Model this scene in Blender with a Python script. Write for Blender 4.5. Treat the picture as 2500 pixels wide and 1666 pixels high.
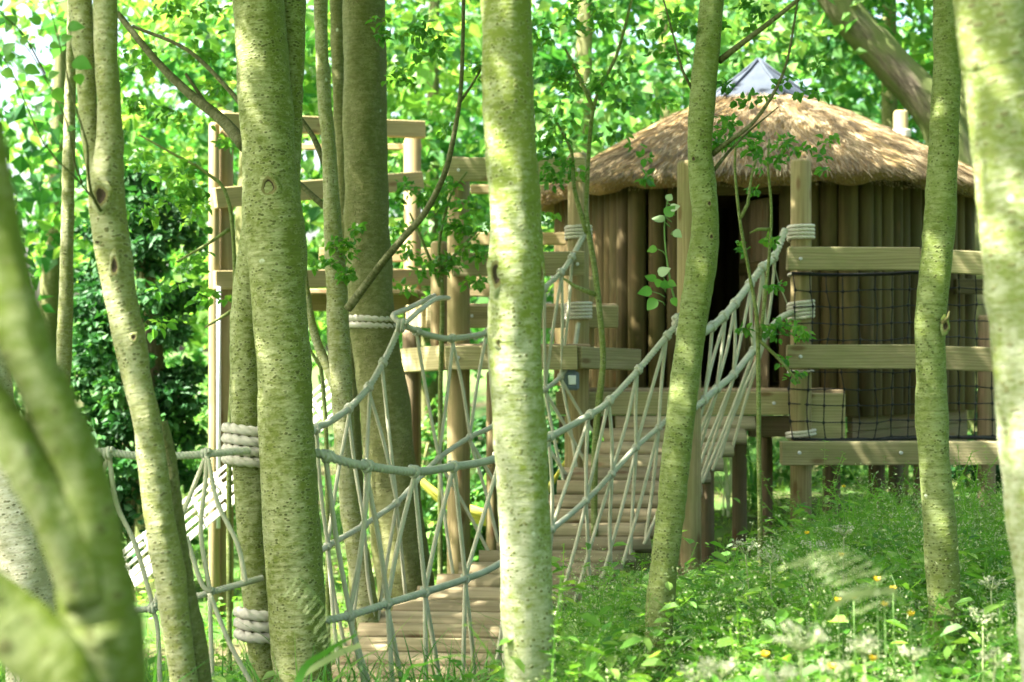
import bpy, bmesh, math, random
import numpy as np
from mathutils import Vector, Matrix

# ------------------------------------------------------------------ camera, sky, sun, exposure
for o in list(bpy.data.objects):
    bpy.data.objects.remove(o, do_unlink=True)
SC = bpy.context.scene
COL = SC.collection
F, EYE = 3720.0, 1.55                       # focal length in photo pixels (2500 wide), eye height
cd = bpy.data.cameras.new('camera'); cam = bpy.data.objects.new('camera', cd); COL.objects.link(cam)
cam.location = (0, 0, EYE); cam.rotation_euler = (math.pi/2, 0, 0)
cd.sensor_width = 36.0; cd.lens = F/2500*36.0; cd.clip_start = 0.05; cd.clip_end = 500
cd.dof.use_dof = True; cd.dof.focus_distance = 7.2; cd.dof.aperture_fstop = 2.4
SC.camera = cam
SUN_DIR = Vector((-0.58, -0.20, 0.79)).normalized()      # towards the sun: high, from the left and a little behind
W_ = bpy.data.worlds.new('World'); SC.world = W_; W_.use_nodes = True
nt = W_.node_tree; nt.nodes.clear()
sky = nt.nodes.new('ShaderNodeTexSky'); sky.sky_type = 'NISHITA'; sky.sun_disc = False
sky.sun_elevation = math.asin(SUN_DIR.z); sky.sun_rotation = math.atan2(SUN_DIR.x, SUN_DIR.y)
sky.air_density = 1.0; sky.dust_density = 6.0; sky.ozone_density = 0.0
bg = nt.nodes.new('ShaderNodeBackground'); bg.inputs['Strength'].default_value = 0.11
wo = nt.nodes.new('ShaderNodeOutputWorld')
nt.links.new(sky.outputs[0], bg.inputs[0]); nt.links.new(bg.outputs[0], wo.inputs[0])
sl = bpy.data.lights.new('sun', 'SUN'); sl.energy = 5.0; sl.angle = math.radians(0.5); sl.color = (1.0, 0.95, 0.86)
so = bpy.data.objects.new('sun', sl); COL.objects.link(so); so.rotation_euler = SUN_DIR.to_track_quat('Z', 'Y').to_euler()
SC.view_settings.view_transform = 'Standard'; SC.view_settings.look = 'None'
SC.view_settings.gamma = 1.0; SC.view_settings.use_curve_mapping = False
SC.view_settings.exposure = 3.1
SC.cycles.use_denoising = True
SC.cycles.max_bounces = 8; SC.cycles.diffuse_bounces = 5; SC.cycles.transmission_bounces = 5
SC.cycles.sample_clamp_indirect = 6.0

random.seed(7)
RNG = np.random.default_rng(11)

# ------------------------------------------------------------------ helpers
def P(x, y, d):
    """photo pixel at distance d -> world point"""
    return Vector(((x-1250)*d/F, d, EYE-(y-833)*d/F))
def sstep(a, b, x):
    t = min(1, max(0, (x-a)/(b-a))); return t*t*(3-2*t)
def ground(x, y):
    z = -0.56*sstep(1.1, -1.0, x)*sstep(5.0, 8.6, y)
    z += 0.9*sstep(20, 40, y)
    return z + 0.03*math.sin(x*1.7+y)*math.cos(y*1.3)
def vground(x, y):
    def ss(a, b, v):
        t = np.clip((v-a)/(b-a), 0, 1); return t*t*(3-2*t)
    return -0.56*ss(1.1, -1.0, x)*ss(5.0, 8.6, y) + 0.9*ss(20, 40, y) + 0.03*np.sin(x*1.7+y)*np.cos(y*1.3)

WM = {}
def place(o, M, parent=None):
    COL.objects.link(o)
    if parent is not None:
        o.parent = parent; o.matrix_parent_inverse = WM[parent.as_pointer()].inverted()
    o.matrix_basis = M; WM[o.as_pointer()] = M.copy()
    return o
def thing(name, label, cat, loc, group=None):
    o = bpy.data.objects.new(name, None); o.empty_display_size = 0.1
    place(o, Matrix.Translation(Vector(loc)))
    o['label'] = label; o['category'] = cat
    if group: o['group'] = group
    return o
def tag(o, label, cat, group=None):
    o['label'] = label; o['category'] = cat
    if group: o['group'] = group
    return o
def mk(name, verts, faces, mat, parent=None, origin=None, smooth=True, uv=None, tint=None):
    """one mesh object from world coordinates"""
    v = np.asarray(verts, dtype=np.float32).reshape(-1, 3)
    if origin is None:
        origin = v.mean(axis=0)
    origin = np.asarray(origin, dtype=np.float32)
    me = mesh_np(name, v-origin, faces, smooth, uv, tint)
    if mat: me.materials.append(mat)
    o = bpy.data.objects.new(name, me)
    return place(o, Matrix.Translation(Vector([float(a) for a in origin])), parent)
def mesh_np(name, v, faces, smooth=True, uv=None, tint=None):
    me = bpy.data.meshes.new(name)
    v = np.asarray(v, dtype=np.float32)
    if isinstance(faces, np.ndarray):
        n, k = faces.shape; fl = faces.reshape(-1).astype(np.int32); starts = np.arange(n, dtype=np.int32)*k
    else:
        n = len(faces); fl = np.array([i for f in faces for i in f], dtype=np.int32)
        starts = np.cumsum([0]+[len(f) for f in faces[:-1]]).astype(np.int32)
    me.vertices.add(len(v)); me.vertices.foreach_set('co', v.reshape(-1))
    me.loops.add(len(fl)); me.loops.foreach_set('vertex_index', fl)
    me.polygons.add(n); me.polygons.foreach_set('loop_start', starts)
    me.polygons.foreach_set('use_smooth', np.full(n, smooth, dtype=bool))
    me.update(calc_edges=True)
    if uv is not None:
        l = me.uv_layers.new(name='UVMap'); l.data.foreach_set('uv', np.asarray(uv, dtype=np.float32)[fl].reshape(-1))
    if tint is not None:
        a = me.attributes.new('tint', 'FLOAT', 'POINT'); a.data.foreach_set('value', np.asarray(tint, dtype=np.float32))
    return me
def catmull(pts, step):
    """pts: list of tuples (any length), resampled at about `step` metres (first three comps are xyz)"""
    p = np.array(pts, dtype=float)
    if len(p) == 2:
        n = max(2, int(np.linalg.norm(p[1, :3]-p[0, :3])/step)+1)
        t = np.linspace(0, 1, n)[:, None]; return p[0]*(1-t)+p[1]*t
    q = np.vstack([2*p[0]-p[1], p, 2*p[-1]-p[-2]]); out = []
    for i in range(1, len(q)-2):
        a, b, c, e = q[i-1], q[i], q[i+1], q[i+2]
        n = max(1, int(np.linalg.norm(c[:3]-b[:3])/step))
        for k in range(n):
            t = k/n
            out.append(0.5*((2*b)+(-a+c)*t+(2*a-5*b+4*c-e)*t*t+(-a+3*b-3*c+e)*t**3))
    out.append(p[-1]); return np.array(out)
def sweep(pts, rad, sides=12, rope=None, lump=0.0, seed=0, cap=True, flare=None, rough=None):
    """tube along pts (n,3) with radii; rope=(lobes, pitch, depth) twists a stranded section round it. -> v, f, uv"""
    p = np.asarray(pts, dtype=float)[:, :3]; n = len(p)
    rad = np.broadcast_to(np.asarray(rad, dtype=float), (n,))
    t = np.gradient(p, axis=0); t /= np.linalg.norm(t, axis=1)[:, None]+1e-9
    ref = np.array([0, 1.0, 0]) if abs(t[0][1]) < 0.9 else np.array([0, 0, 1.0])
    u = np.zeros((n, 3)); a = ref - t[0]*np.dot(ref, t[0]); u[0] = a/np.linalg.norm(a)
    for i in range(1, n):
        a = u[i-1]-t[i]*np.dot(u[i-1], t[i]); u[i] = a/(np.linalg.norm(a)+1e-9)
    w = np.cross(t, u)
    s = np.concatenate([[0], np.cumsum(np.linalg.norm(np.diff(p, axis=0), axis=1))])
    cols = sides+1                                        # a doubled seam for the uv (seam faces +Y, away from the camera)
    th = np.linspace(0, 2*math.pi, cols)
    R = np.tile(rad[:, None], (1, cols))
    if rope:
        lobes, pitch, depth = rope
        ph = th[None, :]*lobes/2 - (s[:, None]*math.pi*lobes/pitch)
        R = R*(1-depth+depth*np.abs(np.cos(ph))**0.8)
    if lump:
        rs = np.random.default_rng(seed)
        for k in range(9):
            m = rs.integers(1, 6); q = rs.uniform(2, 26); a0, b0 = rs.uniform(0, 6.28, 2)
            R = R*(1+lump/ (1+0.12*q)*np.sin(m*th[None, :]+a0)*np.sin(q*s[:, None]+b0))
    if rough:
        rs = np.random.default_rng(seed+99)
        for cell_s, cell_t, amp in rough:                 # cells along the stem (m), cells round it, relief (m)
            gs = max(3, int(s[-1]/cell_s)+3); G = rs.normal(size=(gs, cell_t)); a = s/cell_s; b = th/(2*math.pi)*cell_t
            i0 = np.floor(a).astype(int); fa = a-i0; fa = fa*fa*(3-2*fa); j0 = np.floor(b).astype(int); fb = b-j0; fb = fb*fb*(3-2*fb); j1 = (j0+1) % cell_t; j0 = j0 % cell_t
            N = (G[i0][:, j0]*(1-fb)+G[i0][:, j1]*fb)*(1-fa)[:, None]+(G[i0+1][:, j0]*(1-fb)+G[i0+1][:, j1]*fb)*fa[:, None]
            R = R+amp*N
    if flare is not None:
        R = R*(1+flare[:, None]*(0.25+0.75*np.abs(np.sin(2.5*th[None, :]+1.0))))
    v = p[:, None, :]+R[:, :, None]*(np.cos(th)[None, :, None]*u[:, None, :]+np.sin(th)[None, :, None]*w[:, None, :])
    v = v.reshape(-1, 3)
    i = np.arange(n-1)[:, None]*cols+np.arange(sides)[None, :]
    f = np.stack([i, i+1, i+1+cols, i+cols], axis=-1).reshape(-1, 4)
    uv = np.stack([np.tile(th[None, :]*rad.mean(), (n, 1)), np.tile(s[:, None], (1, cols))], axis=-1).reshape(-1, 2)
    if cap:
        f = [tuple(q) for q in f]
        f.append(tuple(range(sides-1, -1, -1))); f.append(tuple((n-1)*cols+k for k in range(sides)))
    return v, f, uv
def tube(name, pts, r, mat, parent=None, sides=10, step=None, rope=None, lump=0, seed=0, cap=True):
    pp = [tuple(q)+((r if not hasattr(r, '__len__') else r[i]),) for i, q in enumerate([tuple(x) for x in pts])]
    c = catmull(pp, step) if step else np.array(pp)
    v, f, uv = sweep(c, c[:, 3], sides, rope, lump, seed, cap)
    return mk(name, v, f, mat, parent, uv=uv)
def axis_matrix(a, b, up=Vector((0, 0, 1))):
    x = (b-a).normalized()
    if abs(x.dot(up)) > 0.98: up = Vector((0, -1, 0))
    y = up.cross(x).normalized(); z = x.cross(y)
    M = Matrix((x, y, z)).transposed().to_4x4(); M.translation = (a+b)/2
    return M
def log(name, a, b, r0, r1, mat, parent=None, sides=14, seed=0, chamf=0.02, shared=None):
    """a round post or pole from a to b; local X along it"""
    a, b = Vector(a), Vector(b); L = (b-a).length
    key = None
    if shared is not None and shared in LOGMESH:
        me = LOGMESH[shared]
    else:
        rs = random.Random(seed)
        xs = [-L/2, -L/2+chamf, -L/6, L/6, L/2-chamf, L/2]; rr = [r0-chamf*0.6, r0, r0+(r1-r0)*.33, r0+(r1-r0)*.66, r1, r1-chamf*0.6]
        v, f = [], []
        wob = [rs.uniform(-.035, .035) for _ in range(sides)]
        for xi, ri in zip(xs, rr):
            for k in range(sides):
                t = 2*math.pi*k/sides; q = ri*(1+wob[k]+rs.uniform(-.012, .012)); v.append((xi, q*math.cos(t), q*math.sin(t)))
        for i in range(len(xs)-1):
            for k in range(sides):
                f.append((i*sides+k, i*sides+(k+1) % sides, (i+1)*sides+(k+1) % sides, (i+1)*sides+k))
        f.append(tuple(range(sides-1, -1, -1))); f.append(tuple((len(xs)-1)*sides+k for k in range(sides)))
        me = mesh_np(name, np.array(v), f, True)
        for pl in me.polygons[-2:]: pl.use_smooth = False
        me.materials.append(mat)
        if shared is not None: LOGMESH[shared] = me
    o = bpy.data.objects.new(name, me)
    return place(o, axis_matrix(a, b), parent)
LOGMESH = {}
def board(name, a, b, h, t, mat, parent=None, seed=0, bev=0.006, up=Vector((0, 0, 1)), ends=None):
    """a sawn board or beam; a, b are the middles of its ends, h its height, t its thickness; local X along it"""
    a, b = Vector(a), Vector(b); L = (b-a).length; rs = random.Random(seed)
    bm = bmesh.new()
    bmesh.ops.create_cube(bm, size=1.0)
    for v in bm.verts:
        v.co = Vector((v.co.x*L, v.co.y*t, v.co.z*h))
        v.co += Vector((rs.uniform(-.004, .004), rs.uniform(-.002, .002), rs.uniform(-.003, .003)))
    bmesh.ops.bevel(bm, geom=bm.edges[:], offset=bev, segments=1, affect='EDGES')
    me = bpy.data.meshes.new(name); bm.to_mesh(me); bm.free()
    me.materials.append(mat)
    o = bpy.data.objects.new(name, me)
    return place(o, axis_matrix(a, b, up), parent)
def join(parts):
    """merge (v, f) lists"""
    V, Fc, n = [], [], 0
    for v, f in parts:
        V.append(np.asarray(v)); Fc += [tuple(int(i)+n for i in q) for q in f]; n += len(v)
    return np.vstack(V), Fc

# ---------- leaves
def unit(a): return a/(np.linalg.norm(a, axis=-1, keepdims=True)+1e-9)
def leaf_arrays(c, d, nrm, L, Wd, full=False, fold=0.18, droop=0.12):
    """leaves at c along d with normals nrm -> verts, faces; 4 verts (two triangles) or 6 verts (two folded quads)"""
    d = unit(d); s = unit(np.cross(d, nrm)); n = np.cross(s, d)
    L = np.asarray(L)[:, None]; Wd = np.asarray(Wd)[:, None]; m = len(c)
    tip = c+d*L-n*L*droop
    if not full:
        l = c+d*L*.42+s*Wd*.5+n*Wd*fold; r = c+d*L*.42-s*Wd*.5+n*Wd*fold
        V = np.stack([c, r, tip, l], axis=1).reshape(-1, 3); b = np.arange(m)[:, None]*4
        Fc = np.concatenate([b+np.array([0, 1, 2]), b+np.array([0, 2, 3])], axis=1).reshape(-1, 3)
        return V, Fc, 4
    r1 = c+d*L*.22-s*Wd*.42+n*Wd*fold; r2 = c+d*L*.62-s*Wd*.40+n*(Wd*fold-L*droop*.4)
    l1 = c+d*L*.22+s*Wd*.42+n*Wd*fold; l2 = c+d*L*.62+s*Wd*.40+n*(Wd*fold-L*droop*.4)
    V = np.stack([c, r1, r2, tip, l2, l1], axis=1).reshape(-1, 3); b = np.arange(m)[:, None]*6
    Fc = np.concatenate([b+np.array([0, 1, 2, 3]), b+np.array([0, 3, 4, 5])], axis=1).reshape(-1, 4)
    return V, Fc, 6
def leaf_cloud(centres, sizes, per, leaf, rng, flat=0.45, full=False, up=0.75, tint_spread=0.5):
    """clumps of leaves: centres (k,3), sizes (k,), per leaves a clump -> v, f, tint"""
    k = len(centres); n = k*per
    g = unit(rng.normal(size=(n, 3)))*(rng.uniform(0, 1, (n, 1))**0.45)
    g[:, 2] *= flat
    c = np.repeat(centres, per, axis=0)+g*np.repeat(sizes, per)[:, None]
    out = g.copy(); out[:, 2] -= 0.25
    d = unit(out+rng.normal(scale=.55, size=(n, 3)))
    nr = unit(np.array([0, 0, up])+rng.normal(scale=.5, size=(n, 3)))
    L = leaf*rng.uniform(.65, 1.25, n)
    V, Fc, q = leaf_arrays(c, d, nr, L, L*rng.uniform(.6, .85, n), full)
    base = np.repeat(rng.uniform(0, 1, k), per)
    tint = np.repeat(np.clip(base*tint_spread+rng.uniform(0, 1, n)*(1-tint_spread), 0, 1), q)
    return V, Fc, tint

# ------------------------------------------------------------------ materials
class NT:
    def __init__(s, name):
        s.m = bpy.data.materials.new(name); s.m.use_nodes = True; s.t = s.m.node_tree; s.t.nodes.clear()
        s.out = s.n('ShaderNodeOutputMaterial')
    def n(s, kind, **kw):
        x = s.t.nodes.new(kind)
        for k, v in kw.items(): setattr(x, k, v)
        return x
    def set(s, sock, v):
        if hasattr(v, 'is_output'): s.t.links.new(v, sock)
        else: sock.default_value = v
    def math(s, op, a, b=0.5, clamp=False):
        x = s.n('ShaderNodeMath', operation=op, use_clamp=clamp); s.set(x.inputs[0], a); s.set(x.inputs[1], b); return x.outputs[0]
    def mix(s, f, a, b, mode='MIX'):
        x = s.n('ShaderNodeMix', data_type='RGBA', blend_type=mode); s.set(x.inputs[0], f)
        s.set(x.inputs[6], a if hasattr(a, 'is_output') else (*a, 1)); s.set(x.inputs[7], b if hasattr(b, 'is_output') else (*b, 1)); return x.outputs[2]
    def noise(s, vec, scale, detail=4, rough=0.6, dist=0.0):
        x = s.n('ShaderNodeTexNoise'); s.set(x.inputs['Vector'], vec); x.inputs['Scale'].default_value = scale
        x.inputs['Detail'].default_value = detail; x.inputs['Roughness'].default_value = rough; x.inputs['Distortion'].default_value = dist
        return x.outputs['Fac']
    def scale(s, vec, sc, off=None):
        x = s.n('ShaderNodeMapping'); s.set(x.inputs['Vector'], vec); x.inputs['Scale'].default_value = sc
        if off is not None: s.set(x.inputs['Location'], off)
        return x.outputs[0]
    def ramp(s, f, a, b, lo=0., hi=1.):
        x = s.n('ShaderNodeMapRange'); s.set(x.inputs[0], f); x.inputs[1].default_value = a; x.inputs[2].default_value = b
        x.inputs[3].default_value = lo; x.inputs[4].default_value = hi; return x.outputs[0]
    def bsdf(s, col, rough=0.8, bump=None, bstr=0.4, bdist=0.01, spec=0.3):
        b = s.n('ShaderNodeBsdfPrincipled'); s.set(b.inputs['Base Color'], col if hasattr(col, 'is_output') else (*col, 1))
        s.set(b.inputs['Roughness'], rough); b.inputs['Specular IOR Level'].default_value = spec
        if bump is not None:
            x = s.n('ShaderNodeBump'); x.inputs['Strength'].default_value = bstr; x.inputs['Distance'].default_value = bdist
            s.set(x.inputs['Height'], bump); s.t.links.new(x.outputs[0], b.inputs['Normal'])
        s.t.links.new(b.outputs[0], s.out.inputs[0]); return b
def rand_off(s):
    oi = s.n('ShaderNodeObjectInfo'); x = s.n('ShaderNodeCombineXYZ')
    r = s.math('MULTIPLY', oi.outputs['Random'], 37.0)
    for i in range(3): s.t.links.new(r, x.inputs[i])
    return x.outputs[0], oi.outputs['Random']

def bark(name, green, pale, bias=0.5, zlo=None, zhi=None, lent=(40, 46), dark=(0.10, 0.10, 0.035), wr=0.5, spot=0.2):
    """smooth young bark: algae green over pale grey, rows of corky lenticels, fine wrinkles across the stem"""
    s = NT(name); uv = s.n('ShaderNodeUVMap', uv_map='UVMap').outputs[0]
    tc = s.n('ShaderNodeTexCoord').outputs['Object']
    geo = s.n('ShaderNodeNewGeometry').outputs['Position']; sx = s.n('ShaderNodeSeparateXYZ'); s.set(sx.inputs[0], geo)
    big = s.noise(s.scale(tc, (9, 9, 4)), 1.0, 4, .6)
    fine = s.noise(s.scale(uv, (60, 90, 1)), 1.0, 5, .7)
    mott = s.noise(s.scale(uv, (22, 42, 1)), 1.0, 5, .7, .3)
    k = s.math('ADD', s.math('MULTIPLY', s.math('SUBTRACT', big, .5), 1.7), s.math('MULTIPLY', s.math('SUBTRACT', fine, .5), 1.0))
    k = s.math('ADD', k, s.math('MULTIPLY', s.math('SUBTRACT', mott, .5), 2.9))
    k = s.math('ADD', k, bias)
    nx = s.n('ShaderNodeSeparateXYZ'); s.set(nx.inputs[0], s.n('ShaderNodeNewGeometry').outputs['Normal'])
    k = s.math('SUBTRACT', k, s.ramp(nx.outputs[0], .25, 1.0, 0, .55))       # right side greener: algae there, plus its shade painted into the colour
    if zlo is not None:
        k = s.math('ADD', k, s.ramp(sx.outputs[2], zlo, zhi, .4, -.4))
    k = s.math('MULTIPLY', k, 1.0, clamp=True)
    col = s.mix(k, green, pale)
    wrn = s.noise(s.scale(uv, (5, 85, 1)), 1.0, 4, .65, .4)
    col = s.mix(s.math('MULTIPLY', s.ramp(wrn, .52, .75, 0, 1), wr), col, tuple(c*.55 for c in green))
    # long horizontal ring scars, and the odd pale lichen fleck
    ring = s.noise(s.scale(uv, (0.7, 11, 1)), 1.0, 2, .5, .2)
    col = s.mix(s.math('MULTIPLY', s.ramp(ring, .66, .72, 0, 1), .35), col, dark)
    vo = s.n('ShaderNodeTexVoronoi'); s.set(vo.inputs['Vector'], s.scale(uv, (lent[0], lent[1], 1))); vo.inputs['Scale'].default_value = 1.0
    dist = s.math('ADD', vo.outputs['Distance'], s.math('MULTIPLY', s.math('SUBTRACT', fine, .5), .25))
    gate = s.ramp(s.noise(s.scale(uv, (7, 5, 1)), 1.0, 3), .34, .56, .12, 1)
    sp = s.math('MULTIPLY', s.ramp(dist, spot, spot+.12, 1, 0), gate)
    col = s.mix(s.math('MULTIPLY', sp, .85), col, dark)
    v2 = s.n('ShaderNodeTexVoronoi'); s.set(v2.inputs['Vector'], s.scale(uv, (lent[0]*1.25, lent[1]*1.9, 1))); v2.inputs['Scale'].default_value = 1.0
    sp2 = s.ramp(s.math('ADD', v2.outputs['Distance'], s.math('MULTIPLY', s.math('SUBTRACT', mott, .5), .9)), .16, .30, 1, 0)
    col = s.mix(s.math('MULTIPLY', sp2, .45), col, dark)
    ringm = s.math('MULTIPLY', s.math('MULTIPLY', s.ramp(dist, spot+.1, spot+.16, 0, 1), s.ramp(dist, spot+.16, spot+.26, 1, 0)), gate)
    col = s.mix(s.math('MULTIPLY', ringm, .35), col, tuple(min(.7, c*1.35) for c in pale))
    lv = s.n('ShaderNodeTexVoronoi'); s.set(lv.inputs['Vector'], s.scale(uv, (7, 6, 1))); lv.inputs['Scale'].default_value = 1.0
    fl = s.math('MULTIPLY', s.ramp(s.math('ADD', lv.outputs['Distance'], s.math('MULTIPLY', fine, .1)), .1, .13, 1, 0), .75)
    col = s.mix(s.math('MULTIPLY', fl, s.ramp(big, .5, .6)), col, (.62, .66, .55))
    h = s.math('ADD', s.math('ADD', s.math('MULTIPLY', wrn, -.7), s.math('MULTIPLY', sp, .9)), s.math('MULTIPLY', fine, .35))
    s.bsdf(col, .75, h, .7, .007, .2)
    return s.m
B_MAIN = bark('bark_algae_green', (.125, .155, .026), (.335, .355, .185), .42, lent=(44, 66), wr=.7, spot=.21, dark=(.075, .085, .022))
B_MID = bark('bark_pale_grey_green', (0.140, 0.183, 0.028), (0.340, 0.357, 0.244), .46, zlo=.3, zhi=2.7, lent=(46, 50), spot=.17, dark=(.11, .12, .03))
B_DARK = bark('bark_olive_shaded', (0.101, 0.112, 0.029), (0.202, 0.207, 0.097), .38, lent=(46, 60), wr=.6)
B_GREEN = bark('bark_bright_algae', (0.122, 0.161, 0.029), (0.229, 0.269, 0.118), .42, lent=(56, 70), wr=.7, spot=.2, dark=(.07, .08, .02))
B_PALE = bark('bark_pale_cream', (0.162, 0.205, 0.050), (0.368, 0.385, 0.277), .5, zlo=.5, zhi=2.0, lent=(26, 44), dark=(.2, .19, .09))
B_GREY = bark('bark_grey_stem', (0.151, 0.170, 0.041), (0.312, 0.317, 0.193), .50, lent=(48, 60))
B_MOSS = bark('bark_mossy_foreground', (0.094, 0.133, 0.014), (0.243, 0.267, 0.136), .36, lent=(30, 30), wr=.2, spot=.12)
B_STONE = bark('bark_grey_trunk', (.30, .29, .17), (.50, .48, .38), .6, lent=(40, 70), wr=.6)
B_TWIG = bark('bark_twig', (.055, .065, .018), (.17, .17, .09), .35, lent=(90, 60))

def oak_bark():
    s = NT('bark_furrowed_oak'); uv = s.n('ShaderNodeUVMap', uv_map='UVMap').outputs[0]
    r = s.noise(s.scale(uv, (26, 5, 1)), 1.0, 6, .7, .6); b = s.noise(s.scale(uv, (3, 1.5, 1)), 1.0, 4)
    col = s.mix(s.ramp(r, .35, .65), (.05, .04, .028), (.18, .15, .105))
    col = s.mix(s.ramp(b, .34, .52, 0, .85), col, (.085, .115, .03))
    s.bsdf(col, .9, r, .9, .03, .15); return s.m
B_OAK = oak_bark()
def knot_mat():
    s = NT('bark_knot'); tc = s.n('ShaderNodeTexCoord').outputs['Object']
    n = s.noise(tc, 60, 5, .7); s.bsdf(s.mix(n, (.10, .085, .035), (.23, .22, .09)), .9, n, .7, .006, .1); return s.m
M_KNOT = knot_mat(); M_EYE = None

def wood(name, a, b, grain=1.0, green=None, gam=.0, rough=.8, knots=True):
    """treated timber, grain along local X"""
    s = NT(name); tc = s.n('ShaderNodeTexCoord').outputs['Object']; off, rnd = rand_off(s)
    v = s.scale(tc, (1, 1, 1), off)
    warp = s.noise(s.scale(v, (1.6, 5, 5)), 1.0, 2, .5)
    g = s.noise(s.scale(v, (1.1, 26*grain, 26*grain)), 1.0, 5, .65, .5)
    w = s.n('ShaderNodeTexWave', wave_type='BANDS', bands_direction='Z'); s.set(w.inputs['Vector'], s.scale(v, (.7, 5, 12))); w.inputs['Scale'].default_value = 1.3*grain
    w.inputs['Distortion'].default_value = 9.0; w.inputs['Detail'].default_value = 3; w.inputs['Detail Scale'].default_value = 1.1
    k = s.math('ADD', s.math('MULTIPLY', g, .78), s.math('MULTIPLY', w.outputs['Fac'], .22))
    col = s.mix(s.ramp(k, .25, .78), a, b)
    stn = s.noise(s.scale(v, (1.3, 4, 4)), 1.0, 5, .65, .6); col = s.mix(s.ramp(stn, .52, .78, 0, .55), col, tuple(x*.5 for x in a))
    col = s.mix(s.ramp(warp, .45, .75, 0, .4), col, tuple(x*.72 for x in a))
    if green: col = s.mix(s.ramp(s.noise(s.scale(v, (2.2, 3, 3)), 1.0, 4), .48, .72, 0, .6), col, green)
    if knots:
        vo = s.n('ShaderNodeTexVoronoi'); s.set(vo.inputs['Vector'], s.scale(v, (2.4, 7, 7))); vo.inputs['Scale'].default_value = 1.0
        col = s.mix(s.ramp(vo.outputs['Distance'], .08, .17, .75, 0), col, (.13, .07, .03))
    br = s.ramp(rnd, 0, 1, .72, 1.2); hs = s.n('ShaderNodeHueSaturation'); s.set(hs.inputs['Color'], col); s.set(hs.inputs['Value'], br)
    s.bsdf(hs.outputs[0], rough, k, .45, .006, .2); return s.m
M_RAIL = wood('wood_sawn_rail', (.23, .20, .095), (.39, .345, .19), 1.0, (.21, .215, .085))
M_POST = wood('wood_round_post', (.20, .155, .07), (.33, .265, .135), 1.2, (.16, .165, .06))
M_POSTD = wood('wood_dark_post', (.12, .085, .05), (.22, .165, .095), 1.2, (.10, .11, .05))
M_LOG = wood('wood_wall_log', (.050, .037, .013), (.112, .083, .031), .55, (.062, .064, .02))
M_PLANK = wood('wood_bridge_plank', (.20, .16, .085), (.40, .335, .20), 1.0, (.19, .18, .08))
M_DECK = wood('wood_deck_board', (.20, .15, .08), (.33, .26, .15), 1.0)
M_TOWER = wood('wood_tower_timber', (.23, .18, .085), (.36, .29, .15), 1.0, (.19, .18, .075))
M_WHITE = wood('wood_white_slat', (.55, .53, .47), (.78, .76, .70), 1.0, knots=False)  # even white tone for the ramp slats

def rope_mat(name, a, b):
    s = NT(name); tc = s.n('ShaderNodeTexCoord').outputs['Object']
    n = s.ramp(s.noise(tc, 14, 6, .75), .3, .7); f = s.noise(tc, 260, 3, .7)
    col = s.mix(s.math('ADD', s.math('MULTIPLY', n, .6), s.math('MULTIPLY', f, .4)), a, b)
    s.bsdf(col, .9, f, .5, .003, .1); return s.m
M_ROPE = rope_mat('rope_weathered', (.26, .285, .21), (.47, .475, .36))
M_CORD = rope_mat('rope_net_cord', (.30, .30, .20), (.52, .51, .37))
M_COIL = rope_mat('rope_pale_coil', (.38, .36, .29), (.62, .585, .49))
M_NET = NT('net_black_cord'); M_NET.bsdf((.012, .014, .014), .7); M_NET = M_NET.m

def leaf_mat(name, a, b, c, trans=.5, tr_gain=(1.9, 1.75, .95), rough=.45):
    """leaf: diffuse both sides, light passing through; a..c are darkest, middle and yellowest by the leaf's own tint"""
    s = NT(name); at = s.n('ShaderNodeAttribute', attribute_name='tint').outputs['Fac']
    col = s.mix(s.ramp(at, 0, .6), a, b); col = s.mix(s.ramp(at, .6, 1), col, c)
    p = s.n('ShaderNodeBsdfPrincipled'); s.set(p.inputs['Base Color'], col); p.inputs['Roughness'].default_value = rough
    p.inputs['Specular IOR Level'].default_value = .35
    t = s.n('ShaderNodeBsdfTranslucent'); s.set(t.inputs[0], s.mix(1.0, col, tr_gain, 'MULTIPLY'))
    m = s.n('ShaderNodeMixShader'); m.inputs[0].default_value = trans
    s.t.links.new(p.outputs[0], m.inputs[1]); s.t.links.new(t.outputs[0], m.inputs[2]); s.t.links.new(m.outputs[0], s.out.inputs[0])
    return s.m
L_FAR = leaf_mat('leaf_background', (.028, .115, .032), (.075, .205, .05), (.20, .31, .09), .5)
L_NEAR = leaf_mat('leaf_canopy', (.035, .135, .022), (.07, .21, .03), (.15, .29, .04), .55)
L_IVY = leaf_mat('leaf_ivy', (.008, .044, .013), (.019, .095, .020), (.06, .175, .03), .25, rough=.6)
L_FARD = leaf_mat('leaf_background_deep', (.014, .08, .02), (.035, .15, .03), (.09, .24, .04), .45)
L_FARY = leaf_mat('leaf_background_fresh', (.055, .17, .025), (.11, .255, .045), (.24, .35, .10), .5)
L_TWIG = leaf_mat('leaf_poplar', (.05, .19, .03), (.09, .25, .04), (.17, .33, .07), .55)
L_PALE = leaf_mat('leaf_pale_underside', (.20, .30, .14), (.32, .42, .24), (.55, .62, .45), .35, (1.2, 1.2, .8))
L_WEED = leaf_mat('leaf_undergrowth', (.045, .16, .018), (.115, .265, .035), (.26, .38, .10), .5)
L_GRASS = leaf_mat('leaf_grass', (.035, .14, .02), (.07, .21, .03), (.17, .29, .06), .4)
L_LAWN = leaf_mat('leaf_lawn', (.07, .19, .03), (.12, .26, .04), (.20, .32, .06), .4)
L_CREAM = leaf_mat('petal_cream', (.30, .34, .19), (.44, .46, .31), (.56, .56, .42), .3, (1, 1, 1))
L_SEED = leaf_mat('grass_seed_head', (.24, .32, .12), (.37, .43, .21), (.52, .56, .35), .4, (1.1, 1.1, 1))
L_YEL = leaf_mat('petal_yellow', (.65, .42, .01), (.75, .52, .015), (.8, .6, .02), .3, (1, 1, 1))
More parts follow.
